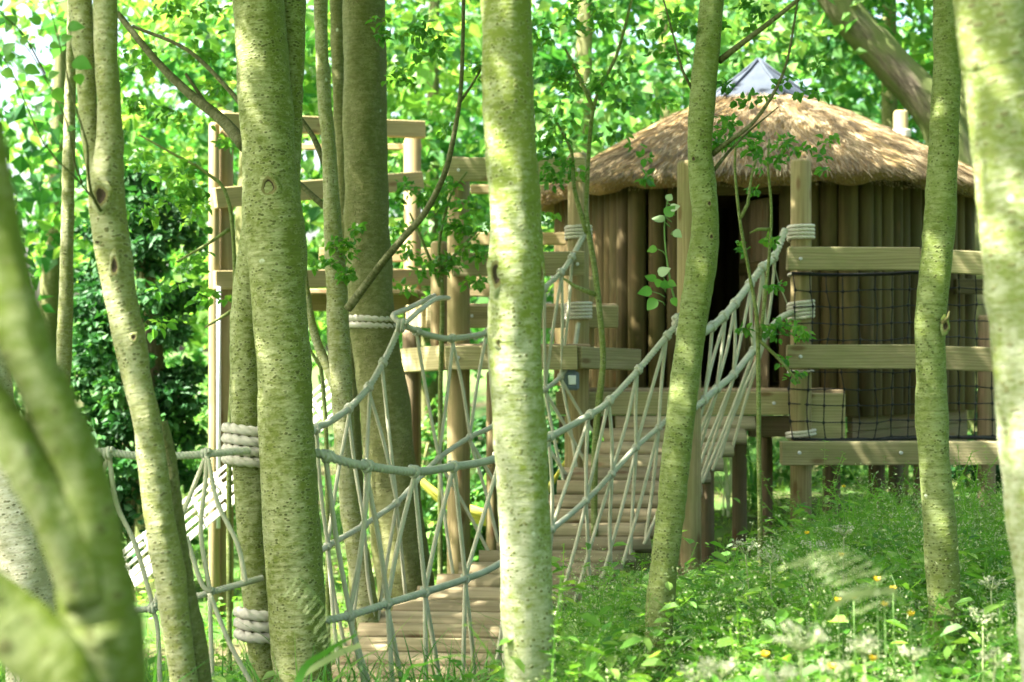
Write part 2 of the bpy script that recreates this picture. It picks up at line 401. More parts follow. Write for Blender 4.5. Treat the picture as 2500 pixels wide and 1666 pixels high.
L_STRAW = leaf_mat('straw_thatch', (.08, .06, .03), (.25, .19, .095), (.50, .405, .24), .12, (1, 1, 1), .7)
def thatch_base():
    s = NT('thatch_bed'); tc = s.n('ShaderNodeTexCoord').outputs['Object']
    n = s.noise(tc, 40, 5, .7); b = s.noise(tc, 3, 4)
    col = s.mix(n, (.10, .06, .025), (.38, .26, .11)); col = s.mix(s.ramp(b, .5, .7, 0, .6), col, (.22, .18, .07))
    s.bsdf(col, .95, n, .8, .02, .1); return s.m
M_THATCH = thatch_base()
def lead():
    s = NT('lead_roof_cap'); tc = s.n('ShaderNodeTexCoord').outputs['Object']; n = s.noise(tc, 7, 4)
    s.bsdf(s.mix(n, (.025, .033, .045), (.065, .08, .10)), .75, n, .25, .01, .12); return s.m
M_LEAD = lead()
def soil():
    s = NT('ground_soil'); tc = s.n('ShaderNodeTexCoord').outputs['Object']
    a = s.noise(tc, .7, 5, .6); b = s.noise(tc, 22, 5, .7)
    col = s.mix(s.ramp(b, .35, .7), (.065, .05, .028), (.14, .11, .06))
    col = s.mix(s.ramp(a, .35, .6), col, (.05, .13, .025)); s.bsdf(col, .95, b, .8, .03, .1); return s.m
M_SOIL = soil()
M_YELH = rope_mat('hammock_yellow_cloth', (.46, .46, .06), (.68, .66, .15))
def plain(name, c, r=.6, sp=.3):
    s = NT(name); tc = s.n('ShaderNodeTexCoord').outputs['Object']; n = s.noise(tc, 30, 3)
    s.bsdf(s.mix(n, tuple(x*.85 for x in c), c), r, n, .1, .003, sp); return s.m
M_LAMP = plain('lamp_grey_plastic', (.13, .17, .20)); M_LAMPW = plain('lamp_white_face', (.75, .77, .78), .3)
M_PIPE = plain('pipe_galvanised', (.50, .52, .53), .4, .6)
M_EYE = plain('bark_scar_eye', (.05, .035, .02), .9)
M_STEMP = plain('stem_pale', (.30, .36, .16), .6)
M_STEM = plain('stem_green', (.11, .21, .05), .6)

# ------------------------------------------------------------------ ground
def build_ground():
    xs = np.concatenate([np.linspace(-120, -14, 12), np.linspace(-12, 12, 70), np.linspace(14, 120, 12)])
    ys = np.concatenate([np.linspace(-60, -6, 8), np.linspace(-4, 24, 80), np.linspace(27, 160, 14)])
    X, Y = np.meshgrid(xs, ys); Z = vground(X, Y)
    v = np.stack([X, Y, Z], -1).reshape(-1, 3); w = len(xs)
    i = np.arange(len(ys)-1)[:, None]*w+np.arange(w-1)[None, :]
    f = np.stack([i, i+1, i+1+w, i+w], -1).reshape(-1, 4)
    o = mk('ground', v, f, M_SOIL, origin=(0, 0, 0)); o['kind'] = 'structure'
build_ground()

# ------------------------------------------------------------------ the thatched hut
HC = Vector((2.07, 12.8, 0)); TH0 = math.radians(-104)          # hexagon: one face looks at the bridge
def hexr(theta, R, soft=0.0):
    a = ((theta-TH0+math.pi/6) % (math.pi/3))-math.pi/6
    return R*((1-soft)*math.cos(math.pi/6)/math.cos(a)+soft*.945)
def hexpt(k, R, z):
    t = TH0-math.pi/6+k*math.pi/3
    return Vector((HC.x+R*math.cos(t), HC.y+R*math.sin(t), z))
hut = thing('thatched_hut', 'round log hut with a straw thatched roof and grey metal cap on the timber deck', 'hut', (HC.x, HC.y, 0))
PROF = [(.0, 3.64), (.2, 3.56), (.38, 3.42), (.54, 3.27), (.72, 3.08), (.88, 2.92), (.98, 2.81), (1.0, 2.77)]
def prof(t):
    for (a, za), (b, zb) in zip(PROF, PROF[1:]):
        if t <= b: return za+(zb-za)*(t-a)/(b-a)
    return PROF[-1][1]
RC = 2.03
def roof():
    ns = 120; rings = [(t, z) for t, z in PROF[1:]]+[(.995, 2.74), (.975, 2.69), (.93, 2.70), (.78, 2.84), (.4, 3.25), (.06, 3.42)]
    v = []
    for t, z in rings:
        for k in range(ns):
            th = 2*math.pi*k/ns; r = hexr(th, RC, .45)*t
            dz = .018*math.sin(th*17+t*9)+.014*math.sin(th*31+t*23)+.022*math.sin(th*5+t*4)*math.sin(th*2.0+1)
            v.append((HC.x+r*math.cos(th), HC.y+r*math.sin(th), z+dz*(1 if t > .3 else 0)))
    f = [(i*ns+k, i*ns+(k+1) % ns, (i+1)*ns+(k+1) % ns, (i+1)*ns+k) for i in range(len(rings)-1) for k in range(ns)]
    f.append(tuple(range(ns-1, -1, -1))); f.append(tuple((len(rings)-1)*ns+k for k in range(ns)))
    rf = mk('thatch_roof', v, f, M_THATCH, hut, origin=(HC.x, HC.y, 3.0))
    # straws laid down the slope
    n = 30000; rg = np.random.default_rng(5)
    th = rg.uniform(0, 2*np.pi, n); t = np.sqrt(rg.uniform(.04, 1.0, n))
    c = np.zeros((n, 3)); d = np.zeros((n, 3)); nr = np.zeros((n, 3))
    for i in range(n):
        r = hexr(th[i], RC, .45); ct, st = math.cos(th[i]), math.sin(th[i])
        z = prof(t[i]); dz = (prof(min(1, t[i]+.03))-prof(max(0, t[i]-.03)))/(.06*r)
        c[i] = (HC.x+r*t[i]*ct, HC.y+r*t[i]*st, z+rg.uniform(.004, .03))
        d[i] = (ct, st, dz); nr[i] = (-dz*ct, -dz*st, 1)
    d = unit(d); side = unit(np.cross(d, nr))
    d = unit(d+side*rg.normal(scale=.2, size=(n, 1))+unit(nr)*rg.normal(scale=.07, size=(n, 1)))
    nr = unit(unit(nr)+side*rg.normal(scale=.5, size=(n, 1)))
    V, Fc, q = leaf_arrays(c, d, nr, rg.uniform(.08, .22, n), rg.uniform(.004, .010, n), False, .1, .02)
    cl = .5+.28*np.sin(th*11+t*7)*np.sin(t*19+th*3)+.2*np.sin(th*37+t*31)
    tint = np.repeat(np.clip(cl*.75+rg.uniform(-.1, .55, n)-.12, 0, 1), q)
    # eave fringe: straw ends packed along the cut edge
    m = 9000; th = rg.uniform(0, 2*np.pi, m); zz = rg.uniform(2.675, 2.83, m)
    R = np.array([hexr(a, RC, .45) for a in th])*(.975+.028*np.sin(np.pi*np.clip((zz-2.675)/.155, 0, 1)))
    c = np.stack([HC.x+R*np.cos(th), HC.y+R*np.sin(th), zz], 1)
    d = np.stack([np.cos(th), np.sin(th), -.75*np.ones(m)], 1)+rg.normal(scale=.35, size=(m, 3))
    V2, F2, q = leaf_arrays(c, d, rg.normal(size=(m, 3)), rg.uniform(.015, .04, m), rg.uniform(.004, .009, m), False, .1, .02)
    t2 = np.repeat(np.clip(rg.uniform(0, .75, m), 0, 1), q)
    o = mk('straw', np.vstack([V, V2]), np.vstack([Fc, F2+len(V)]), L_STRAW, rf, smooth=False, tint=np.concatenate([tint, t2])); o['kind'] = 'stuff'
    # lead cap of six folded sheets with rolled hips
    for k in range(6):
        a0, a1 = TH0-math.pi/6+k*math.pi/3+.01, TH0+math.pi/6+k*math.pi/3-.01
        vv = []; rows = [(.475, 3.545), (.47, 3.565), (.30, 3.685), (.14, 3.80), (.012, 3.905)]
        for r, z in rows:
            for a in np.linspace(a0, a1, 5):
                rr = r*math.cos(math.pi/6)/math.cos(a-(a0+a1)/2)
                vv.append((HC.x+rr*math.cos(a), HC.y+rr*math.sin(a), z+.006*math.sin(9*a+40*r)))
        ff = [(i*5+j, i*5+j+1, i*5+j+6, i*5+j+5) for i in range(4) for j in range(4)]
        mk('cap_sheet', vv, ff, M_LEAD, hut)
        a = a0-.01
        tube('cap_hip', [(HC.x+r*math.cos(a)*1.0, HC.y+r*math.sin(a), z+.008) for r, z in ((.48, 3.55), (.30, 3.685), (.14, 3.80), (.01, 3.91))], .013, M_LEAD, hut, 6)
roof()
RW = 1.70
for k in range(6):
    a, b = hexpt(k, RW, 0), hexpt(k+1, RW, 0); n = 12
    for i in range(n):
        q = a.lerp(b, (i+.5)/n); px = 1250+q.x*F/q.y
        if k == 0 and 1655 < px < 1885: continue                                # the doorway
        rr = .066+.021*random.random()
        z0 = 1.165 if px < 1980 else .995
        dx = random.uniform(-.01, .01)
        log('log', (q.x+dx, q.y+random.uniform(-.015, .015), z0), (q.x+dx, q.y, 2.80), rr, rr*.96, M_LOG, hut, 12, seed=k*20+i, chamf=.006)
# header over the doorway, side door frame, plinth boards under the right wall
a, b = hexpt(0, RW, 0), hexpt(1, RW, 0)
board('door_lintel', a.lerp(b, .22)+Vector((0, 0, 2.70)), a.lerp(b, .70)+Vector((0, 0, 2.70)), .12, .08, M_LOG, hut)
jl, jr = a.lerp(b, .24), a.lerp(b, .62)                                          # door jambs; the plank door stands half open into the hut
hd = (jl-jr).normalized(); inw = Vector((-hd.y, hd.x, 0)); inw = inw if inw.y > 0 else -inw
dd_ = (hd*.52+inw*.85).normalized(); nn_ = Vector((dd_.y, -dd_.x, 0))
door = board('door', jr+dd_*.06+nn_*-.03+Vector((0, .02, 2.1)), jr+dd_*.42+nn_*-.03+Vector((0, .02, 2.1)), .10, .03, M_LOG, hut, 3)
for i in range(5):
    q = jr+dd_*(.05+i*.095)+Vector((0, .02, 0)); board('door_plank', q+Vector((0, 0, 1.19)), q+Vector((0, 0, 2.62)), .088, .026, M_POSTD, door, 300+i, up=dd_)
a, b = hexpt(1, RW, 0), hexpt(2, RW, 0)
for i, z in enumerate((.94, .832, .724)):
    board('plinth_board', a.lerp(b, -.03)+Vector((-.03, .03, z)), b+Vector((-.03, .03, z)), .105, .05, M_POSTD, hut, seed=i)
board('wall_rail', a.lerp(b, .75)+Vector((.05, -.12, 1.98)), b+Vector((.35, -.12, 1.98)), .12, .04, M_LOG, hut)
# floor boards
for i in range(22):
    y = 11.05+i*.16
    ins = [x for x in np.arange(HC.x-1.8, HC.x+1.8, .01) if math.hypot(x-HC.x, y-HC.y) < hexr(math.atan2(y-HC.y, x-HC.x), RW)-.07]
    if len(ins) > 20: board('floor_board', (ins[0], y, 1.155), (ins[-1], y, 1.155), .035, .15, M_DECK, hut, seed=i)

# ------------------------------------------------------------------ deck under the hut
deck = thing('timber_deck', 'raised timber deck on round posts carrying the thatched hut', 'deck', (1.4, 11.0, 0))
def pbeam(name, x0, x1, yt, yb, d, parent, mat, t=.06, d2=None, yt2=None, yb2=None, seed=0):
    d2 = d if d2 is None else d2; yt2 = yt if yt2 is None else yt2; yb2 = yb if yb2 is None else yb2
    a = P(x0, (yt+yb)/2, d); b = P(x1, (yt2+yb2)/2, d2)
    return board(name, a, b, (yb-yt)*d/F, t, mat, parent, seed)
pbeam('rim_beam', 1358, 1968, 957, 1013, 10.72, deck, M_RAIL, seed=1)
pbeam('rim_beam', 1975, 2059, 960, 1073, 10.66, deck, M_RAIL, t=.12, seed=2)
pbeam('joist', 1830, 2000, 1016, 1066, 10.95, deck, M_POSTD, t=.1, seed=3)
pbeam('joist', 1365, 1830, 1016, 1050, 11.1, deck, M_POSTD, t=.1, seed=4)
for i in range(6):
    board('deck_board', P(1370, 957, 10.83)+Vector((0, i*.1, .0)), P(2060, 957, 10.83)+Vector((0, i*.1, .0)), .03, .094, M_DECK, deck, seed=30+i)
def post(name, x, yt, d, w, mat, parent, seed=0, zb=None, lean=0):
    t = P(x, yt, d); r = w*d/F/2
    z = ground(t.x, d)-.12 if zb is None else zb
    return log(name, (t.x+lean, t.y, z), t, r*1.03, r*.98, mat, parent, 16, seed)
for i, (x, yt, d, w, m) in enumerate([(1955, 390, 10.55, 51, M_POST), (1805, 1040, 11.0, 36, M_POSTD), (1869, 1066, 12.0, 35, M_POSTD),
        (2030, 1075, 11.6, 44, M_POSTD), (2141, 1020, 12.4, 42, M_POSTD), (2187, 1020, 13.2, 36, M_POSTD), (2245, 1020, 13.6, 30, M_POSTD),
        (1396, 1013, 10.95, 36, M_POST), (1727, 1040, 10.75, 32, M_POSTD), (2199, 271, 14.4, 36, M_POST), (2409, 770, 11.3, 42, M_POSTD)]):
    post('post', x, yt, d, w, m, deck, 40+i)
for i, x in enumerate((1700, 1980, 2200)):
    q = P(x, 1050, 12.6); board('joist', (q.x-.15, 12.0, .93), (q.x+.2, 14.4, .93), .16, .07, M_POSTD, deck, seed=60+i)

# netted lookout in front of the hut's right wall
look = thing('lookout_railing', 'three pale sawn rails of the netted lookout in front of the hut', 'railing', (2.6, 10.4, 0))
pbeam('rail', 1921, 2244, 604, 661, 10.40, look, M_RAIL, seed=5)
pbeam('rail', 2248, 2470, 607, 663, 10.40, look, M_RAIL, yt2=618, yb2=677, seed=6)
pbeam('rail', 1921, 2244, 842, 900, 10.40, look, M_RAIL, seed=7)
pbeam('rail', 2248, 2490, 843, 901, 10.40, look, M_RAIL, yt2=851, yb2=910, seed=8)
pbeam('bottom_beam', 1905, 2244, 1078, 1135, 10.34, look, M_RAIL, t=.09, seed=9)
pbeam('bottom_beam', 2247, 2500, 1078, 1135, 10.34, look, M_RAIL, t=.09, seed=10)
def net():
    parts = []; d = 10.46; rs = random.Random(3)
    xs = [1936+i*40.5 for i in range(14)]; ys = [668+i*40 for i in range(11)]+[1072]
    J = {}
    for i, x in enumerate(xs):
        for j, y in enumerate(ys):
            e = 1 if (0 < j < len(ys)-1) else .25
            J[i, j] = P(x+rs.uniform(-4, 4)*e+(8*math.sin(j*.6) if i < 3 else 0), y+rs.uniform(-3, 3)*e+4*math.sin(i*.5), d+rs.uniform(-.03, .03))
    for i in range(len(xs)):
        c = catmull([tuple(J[i, j]) for j in range(len(ys))], .06); v, f, _ = sweep(c, 0.0042, 5); parts.append((v, f))
    for j in range(len(ys)):
        c = catmull([tuple(J[i, j]) for i in range(len(xs))], .06); v, f, _ = sweep(c, 0.0042 if 0 < j < len(ys)-1 else .012, 5); parts.append((v, f))
    for q in J.values():
        c = np.array([q+Vector((0, 0, z)) for z in (-.013, -.006, .006, .013)]); v, f, _ = sweep(c, [.004, .010, .010, .004], 6); parts.append((v, f))
    v, f = join(parts)
    tag(mk('safety_net', v, f, M_NET), 'black square mesh safety net strung between the lookout rails', 'net')
net()

# ------------------------------------------------------------------ stepped platform left of the hut
plat = thing('stepped_platform', 'stepped timber platform with round posts between the pale trunk and the hut', 'platform', (.0, 10.5, 0))
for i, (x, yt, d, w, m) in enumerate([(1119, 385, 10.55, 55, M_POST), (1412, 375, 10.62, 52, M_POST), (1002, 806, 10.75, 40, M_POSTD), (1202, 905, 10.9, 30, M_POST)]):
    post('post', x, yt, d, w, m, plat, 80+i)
a = P(1072, 590, 10.75); log('post', (a.x, a.y, 1.5), a, .062, .06, M_POST, plat, 14, 90)
a = P(1441, 676, 10.95); log('short_post', (a.x, a.y, 1.5), a, .03, .03, M_POST, plat, 12, 91)
pbeam('rail', 1093, 1431, 386, 443, 10.42, plat, M_RAIL, seed=11)
pbeam('rail', 1105, 1428, 618, 676, 10.44, plat, M_RAIL, yt2=615, yb2=672, seed=12)
pbeam('step_beam', 1041, 1509, 746, 802, 10.86, plat, M_RAIL, seed=13)
board('step_beam', P(1000, 772, 11.35), P(1039, 774, 10.87), .165, .06, M_RAIL, plat, 14)
pbeam('step_beam', 1086, 1409, 844, 903, 10.32, plat, M_RAIL, seed=15)
board('step_beam', P(985, 881, 10.75), P(1083, 874, 10.32), .165, .06, M_RAIL, plat, 16)
board('step_beam', P(1412, 873, 10.33), P(1557, 880, 10.85), .15, .06, M_RAIL, plat, 17)
for i in range(5):
    board('tread_board', P(1050, 747, 10.95)+Vector((0, i*.13, 0)), P(1505, 747, 10.95)+Vector((0, i*.13, 0)), .03, .12, M_DECK, plat, 100+i)
for i in range(4):
    board('tread_board', P(1075, 846, 10.44)+Vector((0, i*.115, 0)), P(1440, 846, 10.44)+Vector((0, i*.115, 0)), .03, .108, M_DECK, plat, 110+i)
pbeam('back_board', 1145, 1382, 568, 598, 12.4, plat, M_TOWER, seed=18)
pbeam('back_board', 1145, 1300, 672, 724, 12.2, plat, M_TOWER, yt2=676, yb2=728, seed=19)
pbeam('back_board', 1148, 1330, 452, 474, 12.4, plat, M_TOWER, seed=20)
for x, y, d, p_ in ((1119, 415, 10.37, plat), (1412, 415, 10.37, plat), (1410, 645, 10.38, plat), (1152, 772, 10.80, plat), (1119, 874, 10.27, plat), (1400, 985, 10.67, deck), (1890, 985, 10.67, deck), (1955, 632, 10.35, look), (1955, 871, 10.35, look), (1952, 1106, 10.28, look), (2200, 1106, 10.28, look)):
    a = P(x, y, d); log('bolt_head', (a.x, a.y+.02, a.z), (a.x, a.y-.012, a.z), .012, .011, M_PIPE, p_, 8, 1, .003)
# small box lamp fixed below the step
lamp = thing('box_lamp', 'small grey box lamp with a white face under the step beam', 'lamp', P(1394, 952, 10.36))
board('housing', P(1376, 930, 10.36), P(1413, 930, 10.36), .125, .07, M_LAMP, lamp, 1, .014)
board('lens', P(1387, 928, 10.315), P(1406, 928, 10.315), .062, .012, M_LAMPW, lamp, 2, .004)
board('bracket', P(1384, 906, 10.36), P(1404, 906, 10.36), .02, .05, M_LAMP, lamp, 3, .003)

# ------------------------------------------------------------------ climbing tower further back
tow = thing('climbing_tower', 'tall timber climbing tower with rails behind the green double trunk', 'tower', (-1.5, 12.6, -.5))
for i, (x, yt, d, w) in enumerate([(523, 300, 11.75, 27), (551, 272, 11.85, 37), (1009, 300, 12.95, 38), (1000, 339, 13.6, 30), (690, 290, 13.8, 34)]):
    post('post', x, yt, d, w, M_TOWER, tow, 120+i)
for i, (x0, x1, y0, y1, d, y2, y3, d2) in enumerate([(542, 1036, 275, 320, 11.72, 295, 339, 12.85), (524, 1030, 460, 509, 11.66, 420, 462, 12.8), (522, 1060, 662, 707, 11.66, 655, 700, 12.8),
        (600, 1030, 352, 366, 13.7, 352, 366, 13.7), (740, 1000, 716, 760, 12.9, 716, 760, 12.9), (780, 1060, 605, 640, 13.4, 605, 640, 13.4)]):
    a = P(x0, (y0+y1)/2, d); b = P(x1, (y2+y3)/2, d2); board('rail', a, b, (y1-y0)*d/F, .06, M_TOWER, tow, 130+i)
for i in range(7):
    q = P(575, 712, 12.5+i*.17); board('floor_board', q, P(1020, 712, 12.5)+Vector((0, i*.17, 0)), .035, .16, M_DECK, tow, 140+i)
tube('drain_pipe', [P(534, 700, 11.62), P(534, 960, 11.62), P(533, 1290, 11.62)], .016, M_PIPE, tow, 10)

# white slatted ramp that climbs behind the trunks
ramp = thing('slatted_ramp', 'white slatted ramp rising diagonally behind the double trunk', 'ramp', P(312, 1400, 11.4))
A0, B0 = P(300, 1398, 11.3), P(830, 955, 11.3); ax = (B0-A0).normalized(); pr = Vector((-ax.z, 0, ax.x))
for i, o_ in enumerate((-.115, -.045, .02, .075, .125)):
    for j in range(9):
        t0, t1 = j/9+random.uniform(-.01, .01), (j+1)/9-.008
        w = (.055, .045, .03, .022, .03)[i]*random.uniform(.75, 1.15)
        dd = Vector((0, random.uniform(-.02, .02)+.05*i, 0))
        board('slat', A0.lerp(B0, t0)+pr*o_+dd, A0.lerp(B0, t1)+pr*o_+dd, w, .02, M_WHITE, ramp, i*9+j, .003)
for j in range(10):
    q = A0.lerp(B0, (j+.02)/9); board('cross_batten', q-pr*.14+Vector((0, .03, 0)), q+pr*.14+Vector((0, .24, 0)), .035, .02, M_WHITE, ramp, 70+j, .003)

# yellow hammock hung slack below the platform
hm = [P(996, 1130, 11.0), P(1028, 1172, 11.0), P(1085, 1219, 11.0), P(1147, 1247, 11.0), P(1215, 1262, 11.0), P(1290, 1243, 11.05), P(1342, 1185, 11.1), P(1390, 1110, 11.0)]
ham = thing('hammock', 'slack yellow cloth hammock hanging below the stepped platform', 'hammock', hm[3])
for i, (dz, dy, r) in enumerate(((0, 0, .024), (-.035, .02, .026), (-.062, .05, .022), (.02, .06, .018))):
    tube('fold', [q+Vector((0, dy*math.sin(math.pi*j/7), dz*math.sin(math.pi*j/7))) for j, q in enumerate(hm)], [r*(.35+.65*math.sin(math.pi*j/7)) for j in range(8)], M_YELH, ham, 8, .05)

# ------------------------------------------------------------------ rope bridge
bridge = thing('rope_bridge', 'rope sided plank bridge sagging between the trunks up to the hut deck', 'bridge', (.3, 9, 0))
EDGE = [(1033, 1510, 1826, 10.66), (1081, 1472, 1797, 10.45), (1141, 1412, 1748, 10.2), (1210, 1345, 1690, 9.9), (1300, 1262, 1605, 9.55), (1360, 1190, 1545, 9.3),
        (1418, 1090, 1480, 9.05), (1480, 985, 1390, 8.8), (1537, 895, 1310, 8.5), (1600, 835, 1262, 8.2), (1666, 805, 1225, 7.85), (1760, 745, 1170, 7.4), (1880, 660, 1085, 6.9), (2010, 520, 960, 6.4)]
LE = catmull([tuple(P(l, y, d)) for y, l, r, d in EDGE], .01); RE = catmull([tuple(P(r, y, d)) for y, l, r, d in EDGE], .01)
def along(c, n):
    s = np.concatenate([[0], np.cumsum(np.linalg.norm(np.diff(c, axis=0), axis=1))]); q = np.linspace(0, s[-1], n)
    return np.stack([np.interp(q, s, c[:, k]) for k in range(3)], 1)
MIDL = along((along(LE, 400)+along(RE, 400))/2, 400)
NPL = 29
LQ, RQ = along(LE, NPL), along(RE, NPL)
for i in range(NPL):
    l, r = Vector(LQ[i]), Vector(RQ[i]); j = random.uniform
    e = (r-l).normalized()
    l2, r2 = l-e*j(.0, .05), r+e*j(.0, .05)
    nx = Vector(LQ[min(NPL-1, i+1)])-Vector(LQ[max(0, i-1)])
    upv = e.cross(nx); upv = upv if upv.z > 0 else -upv
    # half-round slab: flat-ish top, bark side down
    L = (r2-l2).length; wd = .138+j(-.012, .010); prof_ = [(-.5, .0), (-.46, .018), (-.30, .030), (.0, .034), (.30, .030), (.46, .018), (.5, .0), (.38, -.03), (.0, -.045), (-.38, -.03)]
    v = []; m = len(prof_)
    for sx in np.linspace(-L/2, L/2, 5):
        for py, pz in prof_: v.append((sx, py*wd+j(-.003, .003), pz+j(-.003, .003)))
    f = [(a*m+k, a*m+(k+1) % m, (a+1)*m+(k+1) % m, (a+1)*m+k) for a in range(4) for k in range(m)]
    f.append(tuple(range(m-1, -1, -1))); f.append(tuple(4*m+k for k in range(m)))
    me = mesh_np('plank', np.array(v), f, True); me.materials.append(M_PLANK)
    for pl in me.polygons[-2:]: pl.use_smooth = False
    o = bpy.data.objects.new('plank', me); place(o, axis_matrix(l2, r2, upv.normalized()), bridge)
for E_ in (LE, RE):                                                # the ropes the planks sit on
    c = along(E_, 240); c[:, 2] -= .07; c[:, 0] += (.09 if E_ is LE else -.09); v, f, uv = sweep(c, .012, 8); mk('bearer_rope', v, f, M_ROPE, bridge)

def rope(name, pts, r, mat, pitch=None, parent=None, step=None, sides=14, depth=.34):
    pitch = pitch or r*3.4; c = catmull([tuple(q) for q in pts], step or pitch/9)
    c = along(c, max(4, int(np.linalg.norm(np.diff(c, axis=0), axis=1).sum()/(pitch/(18 if sides > 9 else 10)))))
    v, f, _ = sweep(c, r, sides, (3, pitch, depth)); return mk(name, v, f, mat, parent)
def cord(a, b, r=.0115, bow=None):
    a, b = Vector(a), Vector(b); L = (b-a).length
    mid = (a+b)/2+Vector((random.uniform(-.012, .012), random.uniform(-.012, .012), random.uniform(-.01, .004)))
    rope('net_cord', [a, mid, b], r, M_CORD, r*4.2, bridge, sides=9, depth=.2)
def knot(c, ax, r, mat=None):
    """two turns of cord round a rope and a lump where they cross"""
    c, ax = Vector(c), Vector(ax).normalized(); u = ax.cross(Vector((0, 1, .2))).normalized(); w = ax.cross(u)
    pts = [c+ax*(-.5+t)*r*1.5+(u*math.cos(t*4*math.pi+1)+w*math.sin(t*4*math.pi+1))*r*1.1 for t in np.linspace(0, 1, 26)]
    v1, f1, _ = sweep(np.array([tuple(q) for q in pts]), r*.42, 7)
    pts = [c-u*r*.3+w*-.2*r+Vector((0, 0, r*1.0))+ax*r*1.0*math.cos(t)+w*r*.7*math.sin(t) for t in np.linspace(0, 5.6, 12)]
    v2, f2, _ = sweep(np.array([tuple(q) for q in pts]), r*.42, 7)
    v, f = join([(v1, f1), (v2, f2)]); mk('knot', v, f, mat or M_ROPE, bridge)
def interp_rope(pts, x):
    """point on a rope (list of (x, y, d) pixels sorted by x) at pixel x"""
    xs = [p[0] for p in pts]; return P(x, np.interp(x, xs, [p[1] for p in pts]), np.interp(x, xs, [p[2] for p in pts]))
def railing(top, mid, kt, km, edge, rt, rm, edge_dx, kr=1.0, cord_r=.0115):
    tw = [P(*p) for p in top]; mw = [P(*p) for p in mid]
    rope('handrail_rope', tw, rt, M_ROPE, rt*3.7, bridge); rope('middle_rope', mw, rm, M_ROPE, rm*3.7, bridge)
    T = [interp_rope(top, x) for x in kt]; Mi = [interp_rope(mid, x) for x in km]
    for L_, src in ((T, top), (Mi, mid)):
        for i, q in enumerate(L_):
            nb = L_[i+1]-q if i+1 < len(L_) else q-L_[i-1]; knot(q, nb, (rt if L_ is T else rm)*kr)
    for i, q in enumerate(T):
        q = q-Vector((0, 0, rt))
        for k in (i-1, i):
            if 0 <= k < len(Mi): cord(q+Vector((random.uniform(-.01, .01), 0, 0)), Mi[k]+Vector((0, 0, rm*.6)), cord_r)
    ed = np.asarray(edge)
    for i, q in enumerate(Mi):
        for dx in edge_dx:
            k = int(np.argmin(np.abs(ed[:, 1]-(q.y+dx)))); e = Vector(ed[k])
            cord(q-Vector((0, 0, rm)), e+Vector((random.uniform(-.015, .015), 0, .0)), cord_r)
A = [(640, 1086, 6.38), (770, 1106, 6.35), (835, 1126, 6.4), (897, 1139, 6.5), (1011, 1152, 6.8), (1106, 1140, 7.15), (1206, 1121, 7.55), (1342, 1067, 8.4), (1440, 1013, 8.85), (1488, 979, 9.0), (1559, 903, 9.2), (1629, 820, 9.35), (1664, 783, 9.42)]
B = [(650, 1545, 6.38), (770, 1520, 6.3), (854, 1503, 6.4), (946, 1474, 6.6), (1038, 1446, 6.85), (1136, 1414, 7.25), (1212, 1381, 7.6), (1347, 1292, 8.45), (1431, 1222, 8.85), (1494, 1157, 9.0), (1553, 1092, 9.2), (1608, 1044, 9.35), (1664, 990, 9.42)]
railing(A, B, [800, 897, 1011, 1106, 1215, 1342, 1440, 1488, 1559, 1629], [854, 946, 1038, 1136, 1240, 1347, 1431, 1494, 1553, 1608], RE, .020, .017, (-.18, .08))
Cl = [(690, 1125, 7.6), (770, 1048, 8.0), (800, 1033, 8.15), (851, 998, 8.45), (900, 946, 8.75), (935, 886, 8.9), (954, 849, 9.0), (979, 790, 9.08)]
Cr = [(979, 790, 9.08), (1017, 809, 9.2), (1060, 822, 9.35), (1103, 827, 9.5), (1190, 812, 9.75), (1260, 770, 9.95), (1328, 705, 10.2), (1369, 667, 10.3), (1396, 629, 10.4), (1423, 580, 10.52)]
D = [(700, 1395, 7.6), (800, 1334, 8.15), (889, 1282, 8.45), (968, 1228, 8.7), (1000, 1195, 8.85), (1071, 1120, 9.2), (1147, 1068, 9.5), (1198, 1044, 9.7), (1270, 995, 9.95), (1331, 951, 10.15), (1369, 919, 10.3), (1399, 865, 10.42), (1412, 790, 10.52)]
railing(Cl, [p for p in D if p[0] < 1001], [770, 851, 900, 935], [800, 889, 968], LE, .020, .017, (-.12, .12))
railing(Cr, [p for p in D if p[0] > 990], [1017, 1103, 1190, 1260, 1328, 1369, 1396], [1071, 1147, 1210, 1275, 1331, 1369], LE, .020, .017, (-.1, .12))
E1 = [(1690, 815, 9.4), (1715, 813, 9.5), (1738, 798, 9.65), (1767, 773, 9.8), (1794, 742, 9.95), (1831, 694, 10.15), (1862, 653, 10.25), (1889, 629, 10.35), (1917, 562, 10.48)]
E2 = [(1690, 1000, 9.4), (1719, 977, 9.5), (1750, 949, 9.7), (1791, 915, 9.9), (1839, 856, 10.15), (1898, 784, 10.4), (1935, 762, 10.48)]
railing(E1, E2, [1738, 1767, 1794, 1831, 1862, 1889], [1719, 1750, 1791, 1839, 1870], RE, .026, .023, (-.12, .1), .9)
AL = [(20, 1135, 5.9), (130, 1112, 5.95), (238, 1103, 6.0), (331, 1113, 6.05), (417, 1114, 6.1), (504, 1109, 6.15), (560, 1104, 6.2), (610, 1100, 6.25)]
BL = [(20, 1500, 5.9), (119, 1493, 5.95), (250, 1494, 6.0), (374, 1485, 6.05), (480, 1457, 6.1), (520, 1445, 6.15), (588, 1426, 6.2), (640, 1412, 6.3)]
rope('handrail_rope', [P(*p) for p in AL], .0165, M_ROPE, .045, bridge); rope('middle_rope', [P(*p) for p in BL], .014, M_ROPE, .04, bridge)
for x in (266, 504, 150): knot(interp_rope(AL, x), (1, 0, 0), .018)
for x in (120, 374, 512): knot(interp_rope(BL, x), (1, 0, 0), .016)
